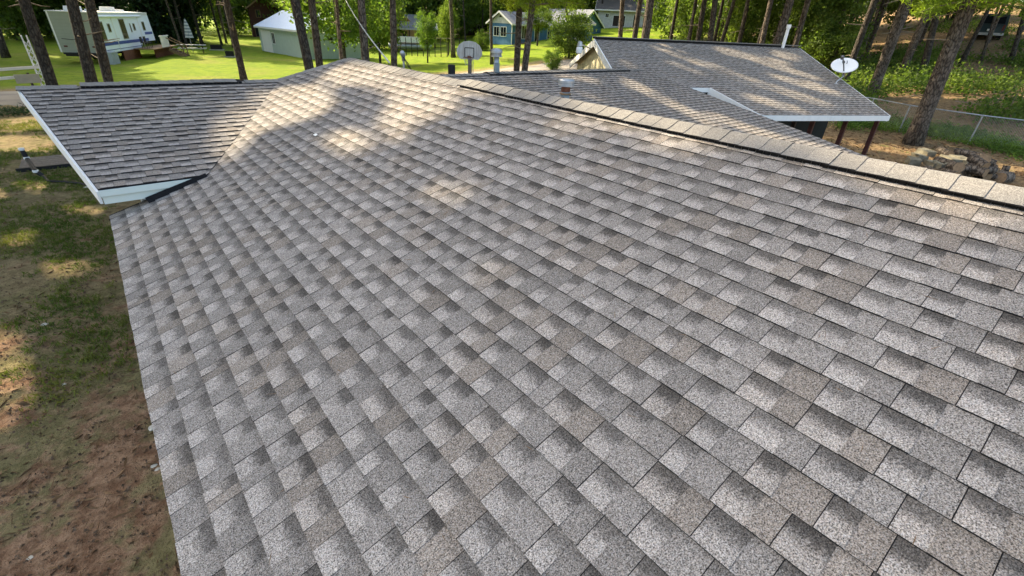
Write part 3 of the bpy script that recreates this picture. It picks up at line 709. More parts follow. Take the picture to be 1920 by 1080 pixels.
K = at_r(884, 62, 104); gable_building('brown_cabin', Vector((K.x, K.y, gz(K.x, K.y))), R(20), 5, 5, 2.3, 1.3, (M['wood_dark'], M['roof_dark'], M['white']), [('S', -1.2, .8, .8, .9, 'window'), ('S', .9, .8, .9, .9, 'window'), ('W', 0, .9, .8, .9, 'window')], 'dark brown cabin with white windows deep among the trees', 'cabin')

# ------------------------------------------------------------------ fifth-wheel caravan and its deck
def stripe_mat():
    t = NT('caravan_skin'); z = t.xyz(t.obj())[2]; n = t.noise(2, 3, .6, t.obj()); fr = t.rng(t.math('FRACT', t.math('DIVIDE', z, .22)), 0, .1, .8, 1)
    t.color(t.mix(1.0, t.mix(t.rng(n, .4, .8, 0, .3), (.30, .32, .27), (.22, .24, .19)), t_rgb(t, fr), 'MULTIPLY')).rough(.5); return t.mat
def caravan():
    K = gp(122, 119); hd = R(23); root = empty('caravan', K, -hd, 'white fifth-wheel caravan with blue stripe parked on the lawn edge', 'caravan')
    L, W, z0, z1 = 11.5, 2.6, .75, 3.35; skin = stripe_mat(); side = white_mat('caravan_side', (.82, .89, .99), .05); blue = plain('stripe_blue', (.05, .09, .32), .5)  # rear greyed, side blue-white: shade and sky light put into the wall colours
    b = MB(); b.box((0, 0, z0), (W, .05, z1)); b.box((0, .05, z0), (.05, L, z1)); b.build('wall', skin, root)
    b = MB(); b.prism([(W, .03, z0 - .05), (W, 7.6, z0 - .05), (W, 8.3, 1.15), (W, L - .05, 1.15), (W, L, 1.5), (W, L - .35, z1), (W, .03, z1)], (-.05, 0, 0)); b.build('wall', side, root)
    b = MB(); b.prism([(0, L - .05, 1.15), (W, L - .05, 1.15), (W, L - .35, z1), (0, L - .35, z1)], (0, .05, 0)); b.build('wall', side, root)
    b = MB(); b.box((-.03, -.04, z1), (W + .03, L - .3, z1 + .06)); b.box((W, 0, z1 - .16), (W + .02, L - .35, z1)); b.build('roof', white_mat('caravan_roof', (.66, .68, .66), .3), root)
    for (x, y, w, l, h) in ((.75, .8, .8, 1.0, .32), (.85, 6.3, .8, 1.0, .34), (1.0, 8.2, .7, .7, .16), (.9, 3.6, .5, .5, .15)):
        b = MB(); b.prism([(x, y, z1 + .06), (x + w, y, z1 + .06), (x + w * .92, y + .08, z1 + .06 + h), (x + w * .08, y + .08, z1 + .06 + h)], (0, l, 0)); b.build('roof_unit', M['white'], root)
    for (y, z, w, h) in ((.55, 1.55, .95, 1.2), (2.3, 2.1, .38, .5), (4.6, 1.55, .95, 1.35), (6.55, 2.0, .13, .55), (7.2, 2.1, .35, .45), (9.3, 2.05, .5, .6)):
        b = MB(); b.box((W + .002, y - .06, z - .06), (W + .02, y + w + .06, z + h + .06)); f = b.build('window', plain('window_trim', (.35, .36, .38)), root)
        b = MB(); b.box((W + .02, y, z), (W + .03, y + w, z + h)); b.build('pane', plain('amber_glass', (.06, .045, .03), .15), f)
    for (y0, y1, za, zb) in ((.05, 9.9, 1.18, 1.4), (.05, 8.2, .86, .9), (9.4, 11.2, 1.68, 1.88)): b = MB(); b.box((W + .004, y0, za), (W + .012, y1, zb)); b.build('stripe', blue, root)
    for y in (3.25, 8.5): b = MB(); b.box((W + .01, y, z0), (W + .03, y + .05, z1 - .2)); b.build('awning_strut', M['white'], root)
    b = MB(); b.tube([(W + .08, .1, z1 - .22), (W + .08, 9.2, z1 - .22)], .07, 8); b.build('awning_roll', side, root)
    b = MB(); b.box((.03, -.012, z0), (.12, 0, z1)); b.box((W - .12, -.012, z0), (W - .03, 0, z1)); b.build('corner_trim', M['white'], root)
    for x in (.35, W - .5): b = MB(); b.box((x, -.03, z0 + .35), (x + .22, .0, z0 + .45)); b.build('tail_light', plain('tail_red', (.09, .015, .012), .4), root)
    b = MB(); b.box((.25, -.25, z0 - .12), (W - .25, -.1, z0)); b.box((.3, -.1, z0 - .25), (W - .3, 7.6, z0 - .03)); b.build('chassis', M['black'], root)
    b = MB(); b.tube([(.4, -.05, z0 + .9), (1.0, -.12, z0 + .85), (1.6, -.05, z0 + .9)], .02, 6); b.build('grab_bar', M['black'], root)
    for y in (4.3, 5.2):
        for x in (.25, W - .2):
            b = MB(); b.tube([(x - .1, y, .37), (x + .1, y, .37)], .37, 16); wh = b.build('wheel', M['black'], root); b = MB(); b.tube([(x - .105, y, .37), (x + .105, y, .37)], .2, 12); b.build('rim', M['galv'], wh)
    b = MB(); b.box((W + .02, -.2, .0), (W + .6, .9, .75)); b.prism([(W, -.22, .75), (W + .62, -.22, .75), (W + .62, -.22, .82), (W, -.22, .88)], (0, 1.14, 0))
    tag(b.build('storage_box', plain('grey_box', (.33, .37, .4))), 'grey storage box against the caravan side', 'box').matrix_world = Matrix.Translation(K) @ Matrix.Rotation(-hd, 4, 'Z')
    dk = empty('wooden_deck', K, -hd, 'brown timber deck with white rails and steps beside the caravan', 'deck')
    for k in range(9):
        b = MB(); y = 5.4 + k * .7; b.box((W + .15, y, .72), (W + 1.7, y + .67, .78)); b.build('deck_board', M['wood_tan'], dk)
    for k in range(24):
        b = MB(); y = 3.2 + k * .345; b.box((W + 1.2 if y > 6.5 else W + .1, y, -.05), (W + 1.25 if y > 6.5 else W + .15, y + .335, .72)); b.build('skirt_board', M['rust'], dk)
    for k in range(10):
        b = MB(); y = 7.6 + k * .2; b.box((W + 1.62, y, .78), (W + 1.68, y + .08, 1.62)); b.build('rail_baluster', M['white'], dk)
    b = MB(); b.box((W + 1.6, 7.5, 1.62), (W + 1.7, 9.7, 1.7)); b.build('rail_cap', M['white'], dk)
    for k in range(4): b = MB(); b.box((W + 1.75 + .28 * k, 8.9, .55 - .17 * k), (W + 2.05 + .28 * k, 10.0, .6 - .17 * k)); b.build('step', M['wood_dark'], dk)
    for y in (8.9, 10.0): b = MB(); b.bar((W + 1.7, y, .55), (W + 2.95, y, -.05), .05, .25); b.build('stringer', M['wood_tan'], dk)
    for y in (8.9, 10.0): b = MB(); b.bar((W + 1.7, y, 1.5), (W + 2.9, y, .85), .05, .08); b.bar((W + 2.85, y, 0), (W + 2.85, y, .9), .07, .07); b.build('handrail', M['wood_tan'], dk)
    # cane chair on the deck
    for j, (y, lab) in enumerate(((5.7, 'dark folding chair on the caravan deck near its door'), (6.5, 'dark folding chair on the caravan deck close to the white rails'))):
        c = empty('deck_chair', K, -hd, lab, 'chair', 'chairs on the caravan deck'); x = W + .7
        b = MB(); b.box((x, y, 1.18), (x + .45, y + .45, 1.22)); b.build('seat', M['black'], c); b = MB(); b.box((x, y, 1.22), (x + .04, y + .45, 1.65)); b.build('backrest', M['black'], c)
        for dx in (.02, .41):
            for dy in (.02, .41): b = MB(); b.box((x + dx - .015, y + dy - .015, .78), (x + dx + .015, y + dy + .015, 1.18)); b.build('leg', M['black'], c)
caravan()
# ------------------------------------------------------------------ lawn furniture
def picnic():
    K = gp(363, 99.5); rz = -R(12); t = empty('picnic_table', K, rz, 'grey timber picnic table on the lawn under the closed parasol', 'picnic table')
    wm = plain('pale_plank', (.5, .5, .46), .7)
    for k in range(5): b = MB(); y = -.36 + k * .148; b.box((-1.25, y, .72), (1.25, y + .135, .76)); b.build('table_plank', wm, t)
    for s in (-1, 1):
        for k in range(2): b = MB(); y = s * .72 + (k - .5) * .15; b.box((-1.25, y - .065, .42), (1.25, y + .065, .46)); b.build('bench_plank', wm, t)
        for sx in (-1, 1): b = MB(); b.bar((sx * .9, s * .3, .71), (sx * .9, s * .72, 0), .05, .1); b.build('leg', M['wood_dark'], t)
    for sx in (-1, 1):
        b = MB(); b.box((sx * .9 - .025, -.8, .34), (sx * .9 + .025, .8, .42)); b.build('bench_support', M['wood_dark'], t)
        b = MB(); b.bar((sx * .86, 0, .36), (sx * .15, 0, .71), .05, .08); b.build('brace', M['wood_dark'], t)
    u = empty('parasol', K, rz, 'closed grey and white striped parasol standing through the picnic table', 'parasol')
    b = MB(); b.tube([(0, 0, 0), (0, 0, 3.0)], .025, 8); b.build('pole', M['galv'], u)
    st = NT('striped_canvas'); z = st.xyz(st.obj())[2]; st.color(st.mix(st.math('GREATER_THAN', st.math('FRACT', st.math('MULTIPLY', z, 3.6)), .5), (.55, .57, .58), (.22, .25, .28)))
    b = MB(); n = 16
    for z, r in ((1.35, .34), (1.9, .27), (2.5, .17), (2.95, .05)):
        for j in range(n): a = 2 * math.pi * j / n; q = r * (1.12 if j % 2 else .8); b.v.append((q * math.cos(a), q * math.sin(a), z))
    for i in range(3):
        for j in range(n): b.f.append((i * n + j, i * n + (j + 1) % n, (i + 1) * n + (j + 1) % n, (i + 1) * n + j)); b.m.append(0)
    b.build('canopy', st.mat, u)
picnic()
for px, py, w, lab in ((407, 94, 1.1, 'dark open fire pit box with pale rim beyond the picnic table'), (432, 107, .7, 'small dark box with pale rim on the lawn by a leaning pine')):
    K = gp(px, py); o = empty('fire_pit', K, R(-15), lab, 'fire pit'); b = MB()
    for q in (((-w / 2, -.35, 0), (w / 2, -.31, .5)), ((-w / 2, .31, 0), (w / 2, .35, .5)), ((-w / 2, -.31, 0), (-w / 2 + .04, .31, .5)), ((w / 2 - .04, -.31, 0), (w / 2, .31, .5))): b.box(*q)
    b.build('box_wall', M['black'], o); b = MB(); b.box((-w / 2 - .15, -.5, 0), (w / 2 + .15, -.36, .1)); b.box((w / 2 + .01, -.36, 0), (w / 2 + .15, .5, .1)); b.build('rim', M['concrete'], o)
# white gate post and rails by the lane
def white_fence():
    P0 = at_r(80, 157, 33); P1 = at_r(34, 66, 33); bx = P0 + (P0 - P1) * ((P0.z - gz(P0.x, P0.y)) / (P1.z - P0.z)); root = empty('white_gate', (bx.x, bx.y, gz(bx.x, bx.y)), 0, 'tall white lattice gate post with two low white rails beside the lane', 'gate')
    h = P1.z - root.location.z; b = MB()
    for dx, dy in ((-.09, -.09), (.09, -.09), (-.09, .09), (.09, .09)): b.box((dx - .022, dy - .022, 0), (dx + .022, dy + .022, h))
    b.build('post', M['white'], root); b = MB()
    for k in range(int(h / .3)):
        z = .3 * k; b.bar((-.09, -.11, z), (.09, -.11, z + .3), .02, .03); b.bar((.09, -.11, z), (-.09, -.11, z + .3), .02, .03); b.bar((.11, -.09, z), (.11, .09, z + .3), .02, .03)
    b.build('lattice', M['white'], root)
    for py0, py1 in ((125.5, 129.5), (141.5, 147)):
        A = at_r(72, py0, 33) - root.location; Bq = at_r(-60, py1 + 5, 31) - root.location; b = MB(); b.bar(A, Bq, .05, .12); b.build('rail', M['white'], root)
    A = at_r(-60, 130, 31) - root.location; b = MB(); b.box((A.x - .05, A.y - .05, -.02), (A.x + .05, A.y + .05, A.z + .2)); b.build('end_post', M['white'], root)
    Q = at_r(57, 150, 32); g = gz(Q.x, Q.y); o = empty('signboard', (Q.x, Q.y, g), R(10), 'beige board on a short dark stake below the white rails', 'sign')
    b = MB(); b.box((-.04, -.04, -.02), (.04, .04, Q.z - g + .3)); b.build('stake', M['wood_dark'], o); b = MB(); b.box((-.5, -.07, Q.z - g - .12), (.35, -.045, Q.z - g + .25)); b.build('board', plain('beige_board', (.4, .36, .28)), o)
white_fence()
# ------------------------------------------------------------------ basketball hoop
def hoop():
    x, y = xy_depth(880, 95, 22.5); c = at_depth(880, 95, 22.5); g = gz(x, y); n = -Vector((math.sin(R(46)), math.cos(R(46)), 0)); s = Vector((-n.y, n.x, 0)); root = empty('basketball_hoop', (x, y, g), 0, 'weathered white fan-shaped basketball backboard on a wooden post', 'basketball hoop')
    c = c - root.location; W, H = .60, .42
    poly = [(-.62, -.18), (-.45, -.38), (.45, -.38), (.62, -.18), (.62, .02), (.5, .24), (.28, .38), (0, .42), (-.28, .38), (-.5, .24), (-.62, .02)]
    t = NT('weathered_white_board'); nn = t.noise(9, 4, .7, t.obj(), (1, 1, .18)); t.color(t.mix(t.rng(nn, .35, .75), (.58, .57, .55), (.36, .33, .31)))
    b = MB(); b.prism([c + s * p[0] + Vector((0, 0, p[1])) for p in poly], -n * .04); b.build('backboard', t.mat, root)
    b = MB()
    for a, d in (((-.22, -.3), (-.22, .12)), ((.22, -.3), (.22, .12)), ((-.22, .12), (.22, .12))): b.bar(c + s * a[0] + Vector((0, 0, a[1])) + n * .006, c + s * d[0] + Vector((0, 0, d[1])) + n * .006, .035, .012, 0, n)
    b.build('target_square', M['black'], root)
    b = MB(); pts = [c + n * (.28 + .23 * math.cos(a)) + s * (.23 * math.sin(a)) + Vector((0, 0, -.28)) for a in [2 * math.pi * k / 20 for k in range(21)]]; b.tube(pts, .012, 6); b.bar(c + Vector((0, 0, -.28)), c + n * .06 + Vector((0, 0, -.28)), .16, .12); b.build('rim', M['rust'], root)
    b = MB(); rg2 = random.Random(2)
    for k in range(14):
        a = 2 * math.pi * k / 14; a2 = a + .35; b.tube([c + n * (.28 + .22 * math.cos(a)) + s * (.22 * math.sin(a)) + Vector((0, 0, -.28)), c + n * (.28 + .13 * math.cos(a2)) + s * (.13 * math.sin(a2)) + Vector((0, 0, -.62))], .006, 4)
    b.build('net', M['galv'], root)
    p = c - n * .12; b = MB(); b.box((p.x - .07, p.y - .07, -.02), (p.x + .07, p.y + .07, c.z + .1)); b.build('post', M['wood_grey'], root)
    b = MB(); b.tube([(p.x + .12, p.y - .1, 0), (p.x + .12, p.y - .1, c.z - .25), tuple(c + Vector((0, 0, -.15)))], .02, 6); b.build('brace', M['galv'], root)
hoop()
x, y = xy_depth(847, 140, 15.5); b = MB(); zt = z_at(847, 121, x, y); b.lathe([(.12, gz(x, y) - .02), (.12, zt - .02), (.09, zt)], 14, 0, (x, y, 0)); tag(b.build('black_post', M['black']), 'short black post on the lawn left of the basketball hoop', 'post')
# ------------------------------------------------------------------ boat and garden fence by the carport
def boat():
    K = gp(768, 96); root = empty('pontoon_boat', K, -R(-62), 'white pontoon boat stored under the grey carport', 'boat')
    for x in (-.85, .85):
        b = MB(); b.tube([(x, -2.9, .75), (x, -2.6, .6), (x, 2.3, .6), (x, 2.6, .65)], [.04, .32, .32, .28], 14); b.build('pontoon', M['galv'], root, smooth=True)
    b = MB(); b.box((-1.15, -2.5, .93), (1.15, 2.5, 1.0)); b.build('deck', M['wood_grey'], root)
    for x in (-1.12, 1.12): b = MB(); b.box((x - .02, -2.4, 1.05), (x + .02, 2.4, 1.65)); b.build('side_panel', M['white'], root)
    b = MB(); b.box((-.9, 1.2, 1.0), (.9, 2.2, 1.5)); b.build('bench_seat', M['white'], root)
    for y in (-1.6, 1.6): b = MB(); b.box((-1.0, y - .1, 0), (1.0, y + .1, .3)); b.build('cradle', M['wood_dark'], root)
boat()
def garden_fence():
    A = gp(752, 104); Bp = gp(862, 108); root = empty('garden_fence', A, 0, 'dark wire garden fence on thin posts in front of the carport', 'fence'); d = Bp - A; n = 10
    for k in range(n + 1):
        p = d * (k / n); zz = gz(A.x + p.x, A.y + p.y) - A.z; b = MB(); b.box((p.x - .03, p.y - .03, zz - .02), (p.x + .03, p.y + .03, zz + 1.9)); b.build('post', M['black'], root)
    b = MB()
    for h in (.1, .7, 1.3, 1.85):
        pts = [(d.x * k / n, d.y * k / n, gz(A.x + d.x * k / n, A.y + d.y * k / n) - A.z + h) for k in range(n + 1)]; b.tube(pts, .008, 4)
    b.build('wire', M['black'], root)
garden_fence()
# ------------------------------------------------------------------ chain link fence at the wood's edge
def chain_fence():
    tops = [(1560, 186), (1628, 196), (1700, 208.5), (1835, 227.5), (1990, 250), (2200, 282)]
    pts = []
    for px, py in tops:
        g = gp(px - (8 if px < 1660 else 15 if px < 1800 else 20), py + (36 if px < 1700 else 39 if px < 1800 else 43)); pts.append(g)
    pts[0:0] = []; root = empty('chain_link_fence', pts[0], 0, 'galvanised chain link fence along the edge of the wood', 'fence'); o0 = Vector(pts[0]); H = 1.22
    up = Vector((0, 0, H)); mesh = MB()
    for i, p in enumerate(pts):
        b = MB(); b.tube([p - o0 - Vector((0, 0, .05)), p - o0 + up + Vector((0, 0, .03))], .03, 8); b.build('post', M['galv'], root)
        if i == 0: continue
        a = pts[i - 1] - o0; c = p - o0; b = MB(); b.tube([a + up, c + up], .024, 8); b.build('top_rail', M['galv'], root)
        d = c - a; L = d.length; n = int(L / .085)
        for k in range(-int(H / .085), n):
            for s in (1, -1):
                t0 = k * .085; pa, pb = (t0, 0), (t0 + H, H)
                if s < 0: pa, pb = (t0, H), (t0 + H, 0)
                u0, v0 = pa; u1, v1 = pb
                if u0 < 0: v0 += (v1 - v0) * (-u0) / (u1 - u0); u0 = 0
                if u1 > L: v1 = v0 + (v1 - v0) * (L - u0) / (u1 - u0); u1 = L
                if u1 - u0 < .01: continue
                A = a + d * (u0 / L) + Vector((0, 0, v0)); Bq = a + d * (u1 / L) + Vector((0, 0, v1))
                w = .003; nrm = Vector((0, 0, w)); mesh.face([A - nrm, Bq - nrm, Bq + nrm, A + nrm])
    tag(mesh.build('wire_mesh', M['galv'], root), kind='stuff')
chain_fence()
# ------------------------------------------------------------------ wood pile and blocks
def log_mesh(seed, L, r):
    rr = random.Random(seed); b = MB(); b.tube([(-L / 2, 0, 0), (-L / 4, rr.uniform(-.02, .02), 0), (L / 4, 0, rr.uniform(-.02, .02)), (L / 2, 0, 0)], [r, r * .97, r * 1.02, r * .95], 12, 0, True, .06, rr)
    b.m[-1] = 1; b.m[-2] = 1; return b.mesh('log', [M['bark'], M['wood_tan']])
logs = [log_mesh(k, L, r) for k, (L, r) in enumerate(((.45, .13), (.5, .17), (.42, .1), (.6, .15), (.5, .2)))]
def woodpile():
    rr = random.Random(8); cen = gp(1818, 334); ax = Vector((CR.x, CR.y, 0)).normalized(); back = Vector((CF.x, CF.y, 0)).normalized(); k = 0
    labs = 'cut firewood log heaped in the loose pile on the needle-strewn ground'
    for layer, n in ((0, 11), (1, 7), (2, 3)):
        for i in range(n):
            u = (i - (n - 1) / 2) * .25 + rr.uniform(-.07, .07); v = rr.uniform(-.35, .35); p = cen + ax * u + back * v; z = gz(p.x, p.y) + .13 + .24 * layer
            o = link('firewood_log', logs[k % 5]); o.location = (p.x, p.y, z); o.rotation_euler = (rr.uniform(-.15, .15), rr.uniform(-.3, .3) * (layer > 0), rr.uniform(0, 3.1) if rr.random() < .4 else math.atan2(back.y, back.x) + rr.uniform(-.4, .4)); k += 1
            tag(o, labs, 'log', 'logs in the firewood pile')
    for px, py, rz, lab in ((1771, 309, .5, 'pale cut log resting between the stone rubble and the firewood pile'), (1812, 291, .9, 'long barked log lying behind the firewood heap'), (1766, 287, .2, 'dark flat log lying apart behind the mossy blocks')):
        g = gp(px, py + 4); o = link('firewood_log', logs[3]); o.location = (g.x, g.y, g.z + .14); o.rotation_euler = (0, 0, rz + .4); o.scale = (1.6, 1, 1); tag(o, lab, 'log')
    g = gp(1877, 333); b = MB(); b.tube([(0, 0, -.05), (.02, 0, .2), (.05, .02, .42)], [.12, .11, .1], 12, 0, True, .05, rr); b.m[-1] = 1; tag(b.build('tree_stump', [M['bark'], M['wood_tan']], None, g), 'small upright stump right of the firewood pile', 'stump')
    st = plain('mossy_stone', (.17, .155, .115), .9, .35, 5, 0, .5)
    for px, py, sx in ((1712, 308, .3), (1722, 300, .3), (1734, 291, .3), (1747, 312, .28), (1760, 316, .25), (1775, 318, .22), (1783, 305, .4), (1797, 303, .36), (1808, 310, .34), (1793, 320, .25)):
        g = gp(px, py); b = MB(); b.box((-sx, -sx * .6, -.03), (sx, sx * .6, .2)); b.v = [(x + rr.uniform(-.05, .05), y + rr.uniform(-.05, .05), z + rr.uniform(-.03, .04)) for x, y, z in b.v]
        o = b.build('stone_block', st, None, g); o.rotation_euler = (0, 0, rr.uniform(.2, .9)); tag(o, 'rough mossy stone block in the low rubble beside the firewood', 'stone', 'stone blocks beside the firewood')
woodpile()
# ------------------------------------------------------------------ yard beside the house: timber platform with black edging
def platform():
    a = gp(37, 323); b_ = gp(150, 311); c = gp(58, 300); g = Vector(a); ux = (b_ - a).normalized(); uy = (c - a) - ux * (c - a).dot(ux); D = uy.length; uy.normalize(); root = empty('timber_platform', g, math.atan2(ux.y, ux.x), 'weathered plank platform with black edging lying in the yard', 'platform'); Lp = (b_ - a).length + 2
    n = 6
    for k in range(n): b = MB(); b.box((0, D * k / n + .02, .0), (Lp, D * (k + 1) / n - .005, .07)); b.build('plank', M['wood_grey'], root)
    b = MB(); b.box((-.05, -.05, -.02), (Lp, .01, .1)); b.build('edging', M['black'], root)
    h = gp(58, 318) - g; h = Vector((h.dot(ux), h.dot(uy), 0)); e = gp(72, 332) - g; e = Vector((e.dot(ux), e.dot(uy), 0))
    b = MB(); b.tube([h + Vector((0, 0, .55)), h + Vector((.03, -.05, .3)), e + Vector((0, 0, .15)), e + Vector((.1, -.05, .03))], .055, 10); hs = empty('downspout_hose', g, math.atan2(ux.y, ux.x), 'black corrugated drain hose with white collars lying over the plank platform', 'hose'); b.build('hose', M['black'], hs)
    ends = [e + Vector((.1, -.05, .03))] + [(lambda q: Vector((q.dot(ux), q.dot(uy), .03)))(gp(px, py) - g) for px, py in ((92, 342), (120, 343), (150, 346), (175, 352))]
    b = MB(); b.tube(ends, .03, 8); b.build('trailing_hose', M['black'], hs)
    for p in (h + Vector((0, 0, .55)), h + Vector((.03, -.05, .32)), e + Vector((0, 0, .15))): b = MB(); b.lathe([(.062, -.03), (.068, 0), (.062, .03)], 10, 0, tuple(p)); b.build('collar', M['white'], hs)
platform()
# ------------------------------------------------------------------ van among the trees
def van():
    d = 45; P = gp(1848, 76); az = math.atan2(P.x, P.y); root = empty('parked_van', P, -az, 'dark green-grey van parked deep in the wood, seen from behind', 'van')
    gm = plain('van_paint', (.03, .05, .055), .35, .1)
    b = MB(); b.prism([(-.95, 0, .5), (.95, 0, .5), (.95, .1, 1.3), (.82, .35, 2.1), (-.82, .35, 2.1), (-.95, .1, 1.3)], (0, 4.2, 0)); b.build('body', gm, root)
    b = MB(); b.prism([(-.75, .08, 1.35), (.75, .08, 1.35), (.66, .27, 1.95), (-.66, .27, 1.95)], (0, -.02, 0)); b.build('rear_window', M['glass_dark'], root)
    b = MB(); b.box((-1.0, -.12, .42), (1.0, 0, .62)); b.build('bumper', M['galv'], root); b = MB(); b.box((-.25, -.03, .75), (.25, -.005, .92)); b.build('number_plate', M['white'], root)
    for x in (-.85, .72): b = MB(); b.box((x, -.03, .8), (x + .13, -.002, 1.25)); b.build('tail_light', plain('lamp_red', (.12, .015, .01), .3), root)
    for x in (-.8, .8):
        for y in (.8, 3.3): b = MB(); b.tube([(x - .1, y, .33), (x + .1, y, .33)], .33, 14); b.build('wheel', M['black'], root)
van()

# ------------------------------------------------------------------ canopy gaps: where the photograph shows sunlight, the crowns stay open towards the sun
NW = Vector((0, -sB, cB)); NMW = Vector((-sA, 0, cA)); NG = Vector((GS.x * math.sin(GB), GS.y * math.sin(GB), cG))
def down(P): return (P.x - SUND.x * P.z / SUND.z, P.y - SUND.y * P.z / SUND.z)      # along the sunbeam to z = 0
def beam(kind, pts):
    out = []
    for px, py in pts:
        P = on_plane(px, py, Vector((0, 0, 0)), NMW) if kind == 'm' else on_plane(px, py, Vector((0, YE, ZE)), NW) if kind == 'w' else on_plane(px, py, GP, NG) if kind == 'g' else gp(px, py)
        out.append(down(P))
    return out
GAPS = [beam('m', p) for p in (
    [(395, 330), (420, 270), (455, 215), (500, 170), (555, 158), (615, 172), (625, 195), (590, 222), (520, 236), (465, 268), (415, 322)],
    [(600, 140), (660, 115), (760, 134), (850, 160), (860, 185), (830, 215), (790, 232), (745, 240), (715, 222), (740, 190), (715, 162), (640, 158)],
    [(600, 248), (650, 242), (700, 262), (670, 288), (625, 282)], [(790, 350), (850, 345), (860, 375), (800, 395)], [(700, 240), (760, 240), (770, 275), (720, 262)],
    [(1480, 275), (1640, 302), (1919, 362), (1919, 395), (1620, 325), (1480, 290)])]
def strip(kind, a, b, w): w *= 1.15; return beam(kind, [(a[0], a[1] - w), (b[0], b[1] - w), (b[0], b[1] + w), (a[0], a[1] + w)])
GAPS += [strip('g', *q) for q in (((1222, 82), (1420, 158), 7), ((1400, 150), (1560, 200), 6), ((1340, 92), (1480, 122), 6), ((1395, 180), (1520, 212), 6), ((1440, 140), (1560, 175), 5), ((1160, 112), (1200, 134), 6), ((1450, 100), (1500, 110), 6), ((1240, 110), (1330, 145), 4), ((1500, 150), (1590, 185), 5), ((1420, 115), (1540, 150), 4))]
GAPS += [strip('w', *q) for q in (((1170, 150), (1350, 240), 7), ((1040, 142), (1120, 152), 5), ((1080, 170), (1160, 195), 4), ((1330, 215), (1480, 270), 7), ((960, 150), (1010, 152), 4), ((1450, 255), (1620, 300), 6))]
GAPS += [beam('d', p) for p in (
    [(0, 430), (70, 425), (60, 460), (0, 470)], [(75, 490), (150, 488), (230, 510), (150, 525), (90, 520)], [(-60, 600), (25, 610), (60, 690), (75, 770), (30, 800), (-80, 830)], [(-40, 345), (90, 338), (80, 365), (-40, 375)], [(0, 225), (90, 218), (130, 240), (0, 250)], [(120, 380), (200, 388), (190, 405), (120, 398)],
    [(-40, 255), (110, 258), (100, 285), (-40, 285)])]
LAWN = [beam('d', p) for p in ([(210, 108), (330, 118), (440, 134), (440, 146), (320, 140), (240, 118)], [(330, 108), (430, 112), (430, 118), (340, 116)], [(440, 134), (560, 122), (660, 126), (640, 150), (430, 148)], [(700, 128), (1010, 122), (1010, 140), (720, 142)], [(60, 85), (112, 90), (112, 110), (70, 108)], [(1700, 240), (1960, 290), (1960, 330), (1720, 300)], [(1590, 225), (1700, 240), (1690, 290), (1600, 275)])]
GAPS += LAWN
for px, py, k in ((825, 372, 24), (880, 345, 20), (765, 300, 20), (1255, 288, 15), (1335, 312, 15), (832, 545, 26), (700, 335, 14), (590, 300, 12), (1010, 330, 12), (1480, 350, 13)):
    GAPS.append(beam('m', [(px + 1.3 * k * math.cos(a) * (1 + .3 * math.sin(3 * a + px)), py + .62 * k * math.sin(a)) for a in [i * math.pi / 5 for i in range(10)]]))
GN = (GU + GS * .19).normalized().cross(Vector((0, 0, 1))); GN = Vector((GU.x, GU.y, 0)) + GS * .19
GAPS.append([down(on_plane(px, py, gpt(.35, 0), GN)) for px, py in ((1062, 140), (1072, 125), (1112, 74), (1122, 80), (1148, 128), (1150, 140))])
GB_ = [(min(p[0] for p in g), max(p[0] for p in g), min(p[1] for p in g), max(p[1] for p in g)) for g in GAPS]
def inpoly(x, y, g):
    c = False; n = len(g); j = n - 1
    for i in range(n):
        if (g[i][1] > y) != (g[j][1] > y) and x < (g[j][0] - g[i][0]) * (y - g[i][1]) / (g[j][1] - g[i][1]) + g[i][0]: c = not c
        j = i
    return c
def in_gap(P):
    x, y = down(P)
    for g, bb in zip(GAPS, GB_):
        if bb[0] < x < bb[1] and bb[2] < y < bb[3] and inpoly(x, y, g): return True
    return False
def in_gap_np(P):
    x = P[:, 0] - SUND.x * P[:, 2] / SUND.z; y = P[:, 1] - SUND.y * P[:, 2] / SUND.z; res = np.zeros(len(P), bool)
    for g, bb in zip(GAPS, GB_):
        m = np.nonzero((x > bb[0]) & (x < bb[1]) & (y > bb[2]) & (y < bb[3]))[0]
        if not len(m): continue
        xs, ys = x[m], y[m]; c = np.zeros(len(m), bool); n = len(g); j = n - 1
        for i in range(n):
            if g[i][1] != g[j][1]: c ^= ((g[i][1] > ys) != (g[j][1] > ys)) & (xs < (g[j][0] - g[i][0]) * (ys - g[i][1]) / (g[j][1] - g[i][1]) + g[i][0])
            j = i
        res[m] |= c
    return res
